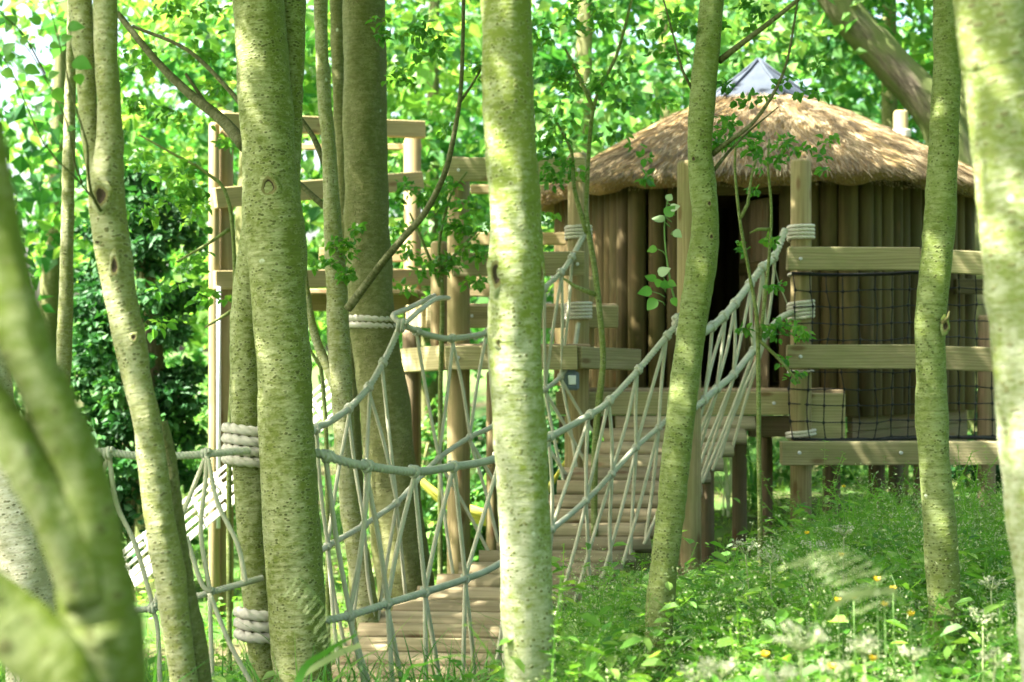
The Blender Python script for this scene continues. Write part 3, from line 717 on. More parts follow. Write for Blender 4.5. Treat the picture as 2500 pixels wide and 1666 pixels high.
for pts in ([(266, 1110), (285, 1230), (330, 1330), (374, 1480)], [(374, 1490), (385, 1540), (392, 1700)], [(266, 1112), (205, 1290), (120, 1490)], [(506, 1115), (500, 1190), (490, 1300), (512, 1440)],
            [(508, 1120), (530, 1225), (580, 1330), (600, 1420)], [(512, 1450), (515, 1560), (520, 1700)], [(514, 1455), (560, 1570), (625, 1690)], [(376, 1478), (430, 1300), (500, 1120)],
            [(455, 1310), (490, 1420), (512, 1445)]):
    c = [P(x, y, 6.06+.04*i/3) for i, (x, y) in enumerate(pts)]; rope('net_cord', c, .0105, M_CORD, .044, bridge, sides=9)
def coil(cx, cy, d, w, turns, r, mat, tilt=0.0, hand=1, seed=0, squash=1.0):
    """rope wound round a trunk or post: cx, cy the middle of the coil in the photo, w the trunk's width there"""
    c = P(cx, cy, d); R = w*d/F/2+r*.85; h = 2*r*.96; n = int(turns*28); pts = []
    rs = random.Random(seed)
    for i in range(n+1):
        t = i/n*turns; a = 2*math.pi*t*hand+math.pi*.5
        zz = (math.floor(t)+sstep(.0, .35, t % 1)*1.0 if t < turns else turns)
        pts.append((c.x+R*math.cos(a), c.y+R*math.sin(a)*squash, c.z+(zz-turns/2)*h+tilt*R*math.cos(a)+rs.uniform(-.001, .001)))
    return rope('rope_coil', pts, r, mat, r*5.4, bridge, sides=20, depth=.36)
coil(606, 1098, 6.42, 84, 4, .0225, M_COIL, -.12, seed=1)
coil(632, 1535, 6.42, 74, 3, .024, M_COIL, -.12, seed=2)
coil(903, 795, 9.32, 112, 2, .021, M_COIL, -.03, seed=3)
coil(1412, 572, 10.62, 53, 4, .0125, M_COIL, .02, seed=4); coil(1412, 763, 10.62, 53, 5, .0125, M_COIL, .03, seed=5)
coil(1955, 572, 10.55, 52, 4, .0135, M_COIL, .02, seed=6); coil(1955, 762, 10.55, 52, 5, .0135, M_COIL, .12, seed=7)
coil(1955, 673, 10.55, 52, 1, .010, M_COIL, 0, seed=8); coil(1955, 910, 10.55, 52, 1, .010, M_COIL, 0, seed=9); coil(1955, 1062, 10.55, 60, 2, .012, M_COIL, .1, seed=10)
coil(1682, 790, 9.5, 62, 3, .017, M_COIL, .1, seed=11)
coil(12, 1130, 5.95, 100, 3, .02, M_COIL, .1, seed=12)
coil(2199, 330, 14.4, 38, 3, .012, M_COIL, 0, seed=13)
rope('tail_rope', [P(985, 795, 9.05), P(1000, 780, 9.1), P(1035, 750, 9.3), P(1065, 730, 9.6), P(1095, 728, 10.2)], .016, M_COIL, None, bridge)
rope('tail_rope', [P(975, 790, 9.05), P(960, 770, 9.1), P(1000, 752, 9.4), (P(1060, 722, 10.2))], .016, M_COIL, None, bridge)
cord(P(1888, 640, 10.3), P(1921, 740, 10.45), .004)
knot(P(982, 795, 9.05), (1, 0, -.3), .03); knot(P(1655, 780, 9.38), (.6, 0, .8), .024); knot(P(1655, 812, 9.38), (.6, 0, .8), .02)
bp = thing('bridge_post', 'round wooden bridge post rising behind the crooked trunk in mid span', 'post', P(1682, 1440, 9.5))
post('shaft', 1682, 394, 9.5, 60, M_POST, bp, 200)

# ------------------------------------------------------------------ trees near the camera
CROWNS = []
def crown_mesh(seed, k, per, leaf, rad, zr, flat=.4, full=False, mat=None, hole=.0, tint_spread=.5):
    rg = np.random.default_rng(seed); c = unit(rg.normal(size=(k, 3)))*(rg.uniform(.25, 1, (k, 1))**.6); c *= np.array([rad, rad, zr])
    V, Fc, t = leaf_cloud(c, rg.uniform(.16, .30, k)*rad, per, leaf, rg, flat, full, tint_spread=tint_spread)
    me = mesh_np('crown', V, Fc, False, tint=t); me.materials.append(mat or L_NEAR); return me
for i in range(3):
    CROWNS.append(crown_mesh(50+i, 80, 80, .105, 2.1, 1.3))
def trunk_path(pts, d, up=6.2, down=True, spread=0.0):
    """pts: (x, y, width[, d]) from the top of the photo down -> world polyline with radii, carried up out of the frame and down into the soil"""
    w = []
    for p in pts:
        dd = p[3] if len(p) > 3 else d; q = P(p[0], p[1], dd); w.append((q.x, q.y, q.z, p[2]*dd/F/2))
    if up and w[0][2] < up:
        a, b = np.array(w[0]), np.array(w[min(2, len(w)-1)]); dr = (a-b)[:3]/max(.2, (a-b)[2]); h = up-a[2]
        w.insert(0, (a[0]+dr[0]*h*.8, a[1]+dr[1]*h*.8, up, a[3]*.62)); w.insert(1, (a[0]+dr[0]*h*.35, a[1]+dr[1]*h*.35, a[2]+h*.4, a[3]*.88))
    if down:
        a, b = np.array(w[-1]), np.array(w[-3 if len(w) > 3 else -2]); dr = (a-b)[:3]/max(.05, abs((a-b)[2]))
        g = ground(a[0], a[1])
        if a[2] > g-.05:
            h = a[2]-g+.12; w.append((a[0]+dr[0]*h*.6, a[1]+dr[1]*h*.6, g-.12, a[3]*1.12))
    return w
def stem(name, w, mat, parent, sides=40, lump=.03, seed=0, step=.016, flare=True):
    c = catmull(w, step if sides >= 28 else max(step, .05)); z0 = c[-1, 2]; fl = np.clip(1-(c[:, 2]-z0)/.38, 0, 1)**2*.35 if flare else None
    rg_ = [(.16, 5, .0022), (.045, 9, .0012), (.018, 12, .0007)] if sides >= 28 else None
    v, f, uv = sweep(c, c[:, 3], sides, None, lump, seed, True, fl, rg_); return mk(name, v, f, mat, parent, uv=uv)
def tree(name, label, pts, d, mat, crown=None, seed=0, up=6.2, group=None, lump=.03, crown_scale=1.0, crown_off=(0, 0, 0)):
    w = trunk_path(pts, d, up); b = w[-1]
    t = thing(name, label, 'tree', (b[0], b[1], b[2]+.1), group)
    stem('trunk', w, mat, t, seed=seed, lump=lump)
    if crown is not None:
        o = bpy.data.objects.new('crown', CROWNS[crown]); o['kind'] = 'stuff'
        place(o, Matrix.Translation(Vector(w[0][:3])+Vector(crown_off)) @ Matrix.Rotation(seed*1.3, 4, 'Z') @ Matrix.Scale(crown_scale, 4), t)
    return t
def branch(parent, pts, w0, w1, d, mat, name='branch', d2=None, seed=0, sides=10):
    n = len(pts); ww = []
    for i, (x, y) in enumerate(pts):
        k = i/(n-1); dd = d+(0 if d2 is None else (d2-d)*k); q = P(x, y, dd); ww.append((*q, (w0+(w1-w0)*k)*dd/F/2))
    return stem(name, ww, mat, parent, sides, .05, seed, .05, False)
def scar(parent, x, y, d, wx, wy, R, mat=None):
    """a branch scar: an oval collar of bark with a sunken dark eye"""
    c = P(x, y, d); rx, ry = wx*d/F/2, wy*d/F/2; v, f = [], []; n = 18
    rings = [(1.3, -.45), (1.05, -.02), (.8, .08), (.55, .0), (.3, -.25), (.05, -.4)]
    for k, (s, h) in enumerate(rings):
        for j in range(n):
            a = 2*math.pi*j/n; jit = 1+.10*math.sin(3*a+x)+.06*math.sin(7*a+y)
            v.append((c.x+rx*s*jit*math.cos(a), c.y-h*rx*.8, c.z+ry*s*jit*math.sin(a)))
    for k in range(len(rings)-1):
        for j in range(n): f.append((k*n+j, k*n+(j+1) % n, (k+1)*n+(j+1) % n, (k+1)*n+j))
    f.append(tuple((len(rings)-1)*n+j for j in range(n)))
    vv = np.array(v); o = mk('knot_scar', v, f, mat or M_KNOT, parent, uv=np.stack([vv[:, 0]+vv[:, 1], vv[:, 2]], 1)); o.data.materials.append(M_EYE); o.data.materials.append(M_KNOT)
    for pl in o.data.polygons:
        if pl.index >= 3*n: pl.material_index = 1
        elif pl.index >= 2*n: pl.material_index = 2

# the double trunk in front of the bridge
t_main = tree('young_tree', 'stout green barked double trunk wound with two thick pale rope coils',
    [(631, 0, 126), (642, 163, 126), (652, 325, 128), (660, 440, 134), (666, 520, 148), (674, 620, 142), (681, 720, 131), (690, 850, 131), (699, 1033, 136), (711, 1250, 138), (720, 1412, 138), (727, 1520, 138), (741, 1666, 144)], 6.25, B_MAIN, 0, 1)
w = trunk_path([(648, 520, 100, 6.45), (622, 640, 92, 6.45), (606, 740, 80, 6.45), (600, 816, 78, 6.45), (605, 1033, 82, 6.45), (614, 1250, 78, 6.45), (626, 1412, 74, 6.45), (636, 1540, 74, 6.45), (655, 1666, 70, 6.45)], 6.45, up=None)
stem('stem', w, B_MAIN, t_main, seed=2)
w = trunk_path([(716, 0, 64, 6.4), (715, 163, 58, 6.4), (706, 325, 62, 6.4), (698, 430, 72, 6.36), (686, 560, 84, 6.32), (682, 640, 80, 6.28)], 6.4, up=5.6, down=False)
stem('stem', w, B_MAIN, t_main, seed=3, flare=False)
scar(t_main, 656, 455, 6.13, 46, 56, 0, B_MAIN)
# the pale trunk in the middle
t_mid = tree('young_tree', 'pale speckled straight trunk in the middle, before the bridge ropes',
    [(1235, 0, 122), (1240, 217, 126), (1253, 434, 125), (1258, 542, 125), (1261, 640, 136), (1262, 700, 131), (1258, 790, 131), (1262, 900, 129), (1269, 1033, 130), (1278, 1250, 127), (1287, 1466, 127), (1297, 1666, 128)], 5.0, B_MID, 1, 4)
scar(t_mid, 1213, 668, 4.93, 38, 86, 0, B_MID); scar(t_mid, 1226, 838, 4.925, 40, 26, 0, B_MID)
scar(t_mid, 1318, 668, 4.955, 22, 46, 0, B_MID)
# crooked trunk
t_e = tree('young_tree', 'crooked green stem bending in front of the bridge post and the hut doorway',
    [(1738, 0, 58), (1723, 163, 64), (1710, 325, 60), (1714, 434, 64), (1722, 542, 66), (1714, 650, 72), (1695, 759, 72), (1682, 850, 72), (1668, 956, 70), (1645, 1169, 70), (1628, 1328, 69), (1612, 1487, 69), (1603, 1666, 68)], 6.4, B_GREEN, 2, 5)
for x, y in ((1693, 388), (1732, 497), (1737, 578)): scar(t_e, x, y, 6.33, 12, 16, 0, B_GREEN)
# right hand trunks
t_f = tree('young_tree', 'slim green trunk standing before the netted lookout rails',
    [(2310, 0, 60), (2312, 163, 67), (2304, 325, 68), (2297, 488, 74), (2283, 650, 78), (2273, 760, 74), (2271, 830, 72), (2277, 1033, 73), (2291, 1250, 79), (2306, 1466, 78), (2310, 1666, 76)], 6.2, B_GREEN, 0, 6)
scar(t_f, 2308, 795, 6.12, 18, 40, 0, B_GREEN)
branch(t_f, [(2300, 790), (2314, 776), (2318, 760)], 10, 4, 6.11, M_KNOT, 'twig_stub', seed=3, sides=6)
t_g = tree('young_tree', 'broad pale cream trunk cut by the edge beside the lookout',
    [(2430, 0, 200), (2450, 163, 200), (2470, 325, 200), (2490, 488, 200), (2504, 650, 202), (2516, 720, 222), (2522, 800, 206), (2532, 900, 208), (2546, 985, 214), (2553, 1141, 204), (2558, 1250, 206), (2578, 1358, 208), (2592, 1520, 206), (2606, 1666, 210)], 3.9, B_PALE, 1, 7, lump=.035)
# slim trunks left of centre
t_a = tree('young_tree', 'slim leaning stem touching the thick shaded trunk at the rope tie',
    [(782, 0, 34), (790, 217, 34), (804, 380, 36), (812, 542, 44), (822, 700, 50), (826, 816, 56), (838, 1033, 50), (856, 1250, 50), (884, 1412, 56), (905, 1560, 60)], 8.6, B_GREY, 2, 8, up=5.6)
tree('young_tree', 'thin upright stem squeezed between the slim stem and the thick shaded trunk',
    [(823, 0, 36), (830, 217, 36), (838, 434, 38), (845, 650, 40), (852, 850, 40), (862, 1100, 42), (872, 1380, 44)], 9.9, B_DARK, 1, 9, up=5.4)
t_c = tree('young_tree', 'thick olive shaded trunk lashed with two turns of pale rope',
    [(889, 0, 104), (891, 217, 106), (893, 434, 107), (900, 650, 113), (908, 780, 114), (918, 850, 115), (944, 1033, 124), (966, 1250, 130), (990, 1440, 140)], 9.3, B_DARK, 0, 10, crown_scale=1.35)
branch(t_a, [(740, 640), (752, 740), (772, 830), (806, 910), (836, 985)], 14, 30, 8.6, B_GREY, seed=4, d2=8.6)
# slender pair on the left
t_l = tree('young_tree', 'slender grey forked stem crossing the left rope netting',
    [(255, 0, 58), (261, 163, 57), (267, 325, 62), (262, 440, 82), (266, 542, 86), (282, 650, 86), (302, 770, 76), (316, 830, 76), (336, 930, 70), (358, 1033, 69), (387, 1250, 72), (423, 1466, 75), (448, 1666, 66)], 5.3, B_GREY, 1, 11)
w = trunk_path([(196, 0, 58), (210, 163, 48), (222, 325, 44), (240, 440, 50), (252, 520, 60)], 5.36, up=5.6, down=False); stem('stem', w, B_GREY, t_l, seed=12, flare=False)
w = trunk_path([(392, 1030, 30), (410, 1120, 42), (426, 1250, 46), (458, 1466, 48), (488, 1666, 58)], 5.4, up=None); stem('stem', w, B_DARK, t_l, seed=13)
scar(t_l, 246, 478, 5.21, 42, 66, 0, B_GREY); scar(t_l, 279, 650, 5.21, 24, 62, 0, B_GREY); scar(t_l, 326, 824, 5.22, 18, 22, 0, B_GREY); scar(t_l, 238, 592, 5.22, 16, 10, 0, B_GREY)
tree('young_tree', 'thin distant pole stem on the left before the dark ivy',
    [(176, 100, 26), (168, 380, 29), (163, 600, 32), (157, 850, 35), (148, 1000, 36), (140, 1200, 38)], 9.6, B_GREY, None, 14, up=5.2)
# blurred fork right by the camera
t_h = thing('young_tree', 'large blurred mossy forked trunk close by in the lower left corner', 'tree', P(255, 1990, 2.3))
w = trunk_path([(-70, 100, 96), (-42, 320, 104), (-12, 560, 112), (52, 797, 122), (118, 975, 116), (182, 1130, 122), (212, 1260, 150), (226, 1420, 178), (245, 1560, 186), (262, 1700, 196)], 2.25, up=4.6); stem('trunk', w, B_MOSS, t_h, seed=15)
w = trunk_path([(-150, 830, 130), (-70, 930, 124), (0, 1030, 116), (66, 1140, 112), (128, 1250, 116), (185, 1365, 124), (216, 1480, 110)], 2.22, up=None, down=False); stem('stem', w, B_MOSS, t_h, seed=16, flare=False)
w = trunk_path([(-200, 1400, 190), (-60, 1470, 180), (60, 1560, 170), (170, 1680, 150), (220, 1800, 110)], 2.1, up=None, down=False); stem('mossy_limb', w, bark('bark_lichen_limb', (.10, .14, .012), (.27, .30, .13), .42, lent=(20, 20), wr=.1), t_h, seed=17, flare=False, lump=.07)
t_s = tree('young_tree', 'grey leaning trunk with a rope coil behind the blurred fork',
    [(-70, 700, 130), (-35, 960, 132), (12, 1141, 132), (52, 1336, 138), (72, 1466, 142), (98, 1666, 150)], 5.9, B_STONE, None, 18, up=5.0)
for i, (x, y, zc, sc) in enumerate(((-3.7, 7.0, 6.7, 1.25), (-5.9, 6.4, 6.7, 1.2), (-5.2, 4.3, 6.7, 1.1), (-8.2, 6.0, 6.7, 1.2), (-1.9, 1.9, 6.7, .9), (-1.4, -1.0, 6.2, 1.3), (-4.4, .6, 6.7, 1.2), (1.2, -2.2, 5.6, 1.5), (4.4, 1.2, 4.6, 1.5), (5.6, 5.2, 4.6, 1.4), (6.6, 8.4, 4.6, 1.3), (4.6, -2.0, 4.6, 1.6))):  # unseen trees added to shade the grove and hold back side sky
    g = ground(x, y); t = thing('young_tree', 'unseen green barked young tree added to shade the grove around the rope bridge', 'tree', (x, y, g), 'unseen shade trees added beside the bridge')
    stem('trunk', [(x+.15, y, 6.6, .06), (x, y+.1, 3.2, .095), (x-.1, y, g-.1, .12)], B_MAIN if i % 2 else B_GREY, t, 16, .03, 60+i, .15)
    o = bpy.data.objects.new('crown', CROWNS[i % 3]); o['kind'] = 'stuff'
    place(o, Matrix.Translation((x, y, zc)) @ Matrix.Rotation(i*1.7, 4, 'Z') @ Matrix.Scale(sc, 4), t)
# big leaning oak behind the hut
t_o = thing('oak_tree', 'huge grey oak with a leaning limb behind the hut roof', 'tree', P(2380, 1230, 16.5))
w = [(*P(x, y, 16), r) for x, y, r in ((1930, -260, .15), (1990, -100, .17), (2045, 0, .18), (2095, 66, .185), (2150, 128, .19), (2212, 195, .20), (2268, 258, .21), (2318, 350, .22), (2345, 480, .235), (2362, 700, .25), (2372, 1000, .27), (2380, 1240, .33))]
stem('trunk', w, B_OAK, t_o, 32, .05, 19, .09)
w = [(*P(x, y, 16.1), r) for x, y, r in ((2440, -260, .12), (2410, 0, .15), (2370, 180, .18), (2335, 330, .19))]; stem('limb', w, B_OAK, t_o, 24, .05, 20, .09, False)
me = crown_mesh(77, 110, 90, .13, 3.6, 2.2, mat=L_FAR)
o = bpy.data.objects.new('crown', me); o['kind'] = 'stuff'; place(o, Matrix.Translation(Vector((4.6, 16.5, 7.4))), t_o)

# ------------------------------------------------------------------ branches, twigs, saplings with leaves
def leafy(parent, spots, mat, rg, leaf=.05, flat=.5, full=True):
    """spots: (x, y, d, radius px, leaves)"""
    Vs, Fs, ts, n = [], [], [], 0
    for x, y, d, r, k in spots:
        sub = max(2, k//9); c0 = np.array(P(x, y, d)); rr = r*d/F
        cs = c0+unit(rg.normal(size=(sub, 3)))*rr*(rg.uniform(0, 1, (sub, 1))**.5)*np.array([1, .8, .75])
        V, Fc, t = leaf_cloud(cs, np.full(sub, rr*.42), 9, leaf, rg, flat, full, .8); Vs.append(V); Fs.append(Fc+n); ts.append(t); n += len(V)
    o = mk('foliage', np.vstack(Vs), np.vstack(Fs), mat, parent, smooth=False, tint=np.concatenate(ts)); o['kind'] = 'stuff'; return o
rg = np.random.default_rng(21)
branch(t_main, [(287, 33), (379, 146), (461, 228), (542, 293), (600, 360)], 14, 34, 6.9, B_TWIG, seed=1, d2=6.5)
branch(t_main, [(325, 65), (461, 125), (575, 238), (610, 290)], 8, 14, 6.9, B_TWIG, seed=2, d2=6.5)
branch(t_main, [(453, 180), (490, 235), (530, 290)], 8, 10, 6.7, B_TWIG, seed=3)
branch(t_a, [(700, 240), (732, 287), (765, 335), (792, 400)], 8, 16, 8.7, B_TWIG, seed=4)
branch(t_a, [(690, 410), (729, 446), (765, 480), (806, 515)], 10, 18, 8.7, B_TWIG, seed=5)
branch(t_a, [(849, 755), (890, 700), (935, 640), (985, 580), (1033, 526), (1070, 460), (1093, 401), (1112, 310), (1125, 217), (1131, 60), (1131, -80)], 22, 8, 8.4, B_TWIG, seed=6, d2=8.0)
branch(t_a, [(1118, 258), (1150, 210), (1180, 160)], 8, 4, 8.1, B_TWIG, seed=7)
leafy(t_a, [(835, 600, 8.5, 45, 60), (850, 690, 8.5, 40, 40), (800, 640, 8.4, 30, 22), (870, 560, 8.5, 25, 16), (1060, 120, 8.2, 60, 50), (1020, 60, 8.2, 60, 50), (1160, 180, 8.1, 40, 30), (1080, 330, 8.2, 40, 24), (980, 180, 8.3, 50, 36), (940, 70, 8.3, 50, 36)], L_NEAR, rg, .05)
branch(t_e, [(1755, 150), (1800, 115), (1860, 70), (1948, 0), (1990, -40)], 18, 7, 6.4, B_TWIG, seed=8, d2=6.2)
branch(t_e, [(1738, 378), (1780, 345), (1834, 305), (1883, 238), (1921, 152), (1948, 0)], 14, 5, 6.4, B_TWIG, seed=9, d2=6.3)
branch(t_e, [(1740, 420), (1780, 370), (1830, 320), (1900, 262)], 9, 3, 6.4, B_TWIG, seed=10, d2=6.5)
branch(t_e, [(1690, 220), (1665, 170), (1650, 110), (1620, 0)], 8, 4, 6.4, B_TWIG, seed=11)
leafy(t_e, [(1850, 30, 6.4, 60, 40), (1800, 70, 6.5, 40, 20), (1780, 290, 6.4, 45, 24), (1770, 340, 6.4, 40, 22), (1850, 260, 6.5, 60, 22), (1800, 215, 6.4, 40, 22), (1905, 215, 6.4, 50, 30), (1975, 232, 6.4, 40, 24), (2010, 160, 6.4, 40, 18), (1690, 60, 6.4, 40, 20), (1640, 120, 6.4, 40, 20)], L_NEAR, rg, .04)

def poplar_leaf(parent, x, y, d, size, ang, mat, nrm=None, seed=0):
    """one broad leaf with a stalk side, drawn with eight points and a fold down the middle"""
    rs = random.Random(seed); c = P(x, y, d); L = size*d/F
    dr = Vector((math.cos(ang), rs.uniform(-.4, .4), math.sin(ang))).normalized(); n = Vector(nrm or (rs.uniform(-.4, .4), -.8, .55)).normalized()
    s = dr.cross(n).normalized(); n = s.cross(dr)
    out = [(0, 0), (.08, .30), (.3, .46), (.55, .40), (.8, .2), (1, 0)]
    v = [c+dr*(a*L) - n*(a*a*L*.15) for a, _ in out]+[c+dr*(a*L)+s*(b*L)+n*(b*L*.25)-n*(a*a*L*.15) for a, b in out[1:-1]]+[c+dr*(a*L)-s*(b*L)+n*(b*L*.25)-n*(a*a*L*.15) for a, b in out[1:-1]]
    v = [tuple(q) for q in v]
    f = [(0, 1, 6), (1, 2, 7, 6), (2, 3, 8, 7), (3, 4, 9, 8), (4, 5, 9), (0, 10, 1), (1, 10, 11, 2), (2, 11, 12, 3), (3, 12, 13, 4), (4, 13, 5)]
    return mk('leaf', v, f, mat, parent, tint=np.full(14, rs.uniform(.2, .9)))
# sprig with pale leaves on the crooked stem
sp = [(1652, 748), (1640, 705), (1626, 620), (1622, 560), (1624, 520), (1632, 482)]
branch(t_e, sp, 6, 3, 6.2, M_STEM, 'shoot', seed=12, sides=6)
for i, (x, y, sz, a, m) in enumerate([(1629, 490, 22, 1.0, L_PALE), (1636, 512, 26, .4, L_PALE), (1622, 540, 34, 2.8, L_PALE), (1626, 528, 34, .9, L_TWIG), (1644, 565, 26, -.6, L_PALE), (1604, 608, 26, 3.3, L_TWIG), (1600, 686, 30, 2.6, L_TWIG), (1608, 672, 34, .6, L_PALE),
        (1612, 694, 30, -.2, L_TWIG), (1592, 712, 36, 3.2, L_TWIG), (1604, 732, 36, 3.9, L_TWIG), (1630, 690, 24, -.3, L_TWIG), (1640, 728, 24, -1, L_TWIG), (1612, 700, 26, 2.2, L_TWIG)]):
    poplar_leaf(t_e, x, y, 6.18, sz, a, m, seed=i)
    branch(t_e, [(min(1648, max(1624, x+14)), y+14), ((x+1632)/2, y+6), (x, y)], 3, 2, 6.19, M_STEM, 'leaf_stalk', seed=i, sides=5)
# shoots from the scar of the slender left stem
for i, pts in enumerate([[(246, 515), (222, 470), (214, 400), (212, 350), (179, 244), (146, 108), (117, 0)], [(222, 480), (190, 440), (108, 352), (33, 184), (0, 135), (-30, 100)], [(200, 446), (180, 390), (163, 298), (92, 157), (60, 110)], [(110, 180), (60, 90), (0, 30)]]):
    branch(t_l, pts, 9 if i == 0 else 5, 3, 5.2, B_TWIG, 'shoot', seed=i, d2=4.7, sides=7)
for i, (x, y, sz, a) in enumerate([(165, 68, 42, .1), (178, 150, 50, -.3), (58, 168, 42, -.2), (12, 75, 36, .6), (5, 172, 36, -.5), (10, 132, 40, .8), (130, 218, 38, -.9), (118, 190, 32, .5), (55, 112, 34, 1.2), (165, 315, 22, 0), (120, 110, 28, -.2),
        (40, 60, 36, 2.5), (72, 195, 28, -1.2), (150, 100, 30, .5), (30, 150, 34, 2.2), (100, 60, 34, 2.6), (190, 180, 30, -1.4)]):
    poplar_leaf(t_l, x, y, 4.85, sz, a, L_TWIG, seed=40+i)
    branch(t_l, [(x, y), (x+4, y+12), (x+(14 if x < 100 else -4), y+26)], 2, 2.5, 4.87, M_STEM, 'leaf_stalk', seed=i, sides=5)

def sapling(label, stems, d, spots, leaf, mat=L_NEAR, group=None, w=(14, 5)):
    b = stems[0][0]; base = P(b[0], b[1], d); g = ground(base.x, base.y)
    t = thing('sapling', label, 'sapling', (base.x, base.y, g), group)
    for i, s_ in enumerate(stems):
        if i == 0:
            yb = 833+(EYE-g+.08)*F/d; s_ = [(b[0], yb)]+list(s_) if yb > b[1]+5 else s_
        branch(t, s_, w[0] if i == 0 else w[0]*.7, w[1], d, B_GREEN, 'stem' if i == 0 else 'branch', seed=i, sides=8)
    if spots: leafy(t, [(x, y, d+random.uniform(-.25, .25), r, k) for x, y, r, k in spots], mat, rg, leaf)
    return t
sapling('thin two stemmed sapling rising in front of the hut\'s left corner post', [[(1452, 1115), (1467, 940), (1472, 850), (1452, 660), (1433, 540), (1432, 470), (1450, 260), (1505, 135), (1543, 0), (1560, -60)], [(1433, 570), (1402, 460), (1396, 374), (1360, 300)], [(1450, 270), (1420, 200), (1380, 120)], [(1455, 720), (1405, 700), (1375, 680)]], 9.5,
        [(1350, 300, 80, 90), (1400, 420, 60, 60), (1330, 440, 50, 40), (1340, 380, 40, 30), (1500, 200, 70, 60), (1380, 200, 60, 50), (1560, 360, 40, 20), (1440, 80, 60, 50), (1330, 520, 40, 25), (1580, 440, 30, 16), (1310, 70, 70, 70), (1345, 180, 60, 56), (1570, 110, 60, 50), (1640, 50, 60, 40), (1490, 330, 60, 40), (1610, 260, 50, 30), (1420, 20, 60, 46), (1530, 260, 50, 34), (1660, 180, 40, 24)], .055, w=(18, 6))
sapling('thin forked sapling with fresh sprays crossing the hut doorway', [[(1856, 1282), (1853, 1140), (1851, 860), (1846, 760), (1834, 694), (1807, 542), (1794, 406), (1800, 330)], [(1856, 830), (1866, 740), (1878, 623), (1883, 515), (1875, 406), (1878, 340)], [(1808, 532), (1825, 500), (1835, 430), (1850, 380)], [(1880, 560), (1850, 560), (1830, 570)], [(1853, 800), (1900, 795), (1960, 800)], [(1853, 830), (1905, 880), (1950, 935)]], 8.2,
        [(1780, 330, 60, 55), (1850, 360, 60, 60), (1920, 370, 60, 60), (1980, 350, 50, 36), (1880, 400, 45, 34), (1840, 470, 28, 18), (1862, 585, 30, 22), (1820, 600, 18, 8), (1890, 700, 34, 20), (1930, 800, 42, 40), (1980, 790, 34, 26), (1880, 805, 30, 16), (1900, 880, 30, 22), (1940, 920, 24, 14), (1820, 800, 16, 8), (1960, 810, 30, 20), (2010, 400, 30, 14)], .042, w=(14, 5))
sapling('bushy young sapling filling the gap below the tower rail', [[(1075, 1000), (1080, 720), (1072, 600), (1100, 480), (1140, 420)], [(1075, 700), (1040, 610), (1000, 520)], [(1078, 660), (1130, 600), (1170, 560)]], 10.0,
        [(1060, 480, 70, 110), (1110, 560, 70, 110), (1000, 470, 50, 60), (1000, 560, 50, 50), (1090, 640, 70, 90), (1150, 620, 50, 60), (1020, 640, 50, 50), (1160, 500, 40, 40), (980, 700, 36, 30), (1150, 680, 40, 36)], .055)
sapling('drooping leafy sapling between the slender left stem and the double trunk', [[(560, 1100), (575, 800), (560, 500), (500, 420), (430, 380), (340, 330)], [(560, 560), (500, 600), (430, 640)], [(565, 760), (500, 800)]], 8.9,
        [(420, 430, 90, 90), (480, 520, 80, 70), (380, 520, 60, 50), (340, 400, 60, 40), (470, 640, 60, 40), (520, 730, 50, 36), (540, 350, 50, 30), (420, 720, 40, 24), (350, 150, 80, 56), (450, 60, 90, 64), (540, 190, 60, 40), (330, 250, 50, 40), (440, 280, 70, 50), (500, 120, 60, 40), (390, 810, 50, 26), (310, 560, 50, 36)], .06)
sapling('small leaning sapling behind the coiled double trunk', [[(800, 1240), (790, 960), (765, 800), (752, 700), (735, 640)], [(785, 900), (760, 860), (745, 830)]], 8.9, [(770, 640, 30, 14)], .05)

# ------------------------------------------------------------------ background woodland
BC = [crown_mesh(200+i, 100, 38, .185, 3.0, 4.0, .42, mat=(L_FAR, L_FARD, L_FARY, L_FARD)[i], tint_spread=.65) for i in range(4)]
WL = {1: 'deep green woodland tree seen between the left edge and the slender forked stem', 2: 'fresh yellow green woodland tree behind the left half of the climbing tower',
      3: 'deep green woodland tree between the thick shaded trunk and the pale middle trunk', 4: 'mid green woodland tree just right of the pale middle trunk, left of the hut roof',
      5: 'deep green woodland tree rising behind the metal cap of the hut', 6: 'fresh yellow green woodland tree behind the right slope of the thatched roof',
      7: 'deep green woodland tree at the right edge behind the leaning oak', 0: 'mid green woodland tree off the left end of the ivy', 8: 'mid green woodland tree beyond the broad cream trunk',
      10: 'far fresh green woodland tree filling the gap above the tower rail', 11: 'far deep green woodland tree showing between roof and middle trunk', 12: 'far mid green woodland tree behind the hut roof ridge'}
BL_ = 'sunlit broadleaf tree in the woodland beyond the play platforms'
rt = random.Random(9)
spots = [(-8.6, 15.5, 4.0, 1.0), (-6.0, 19.0, 4.4, 1.15), (-3.2, 16.6, 4.6, 1.0), (-1.2, 21, 4.8, 1.2), (.6, 16.8, 4.7, .95), (2.4, 20.5, 4.9, 1.15), (4.6, 18.6, 5.2, 1.05), (6.6, 21, 4.6, 1.2), (8.6, 17.5, 4.2, 1.1),
         (-13.5, 24, 4.6, 1.1), (-4.6, 25, 5.2, 1.35), (1.0, 27, 5.4, 1.4), (5.2, 26, 5.4, 1.4), (10.5, 25, 5.0, 1.35), (-12.5, 14, 4, 1.1), (12.5, 17, 4.2, 1.1), (-3.0, 30, 5.6, 1.3), (8.4, 30, 5.6, 1.4)]
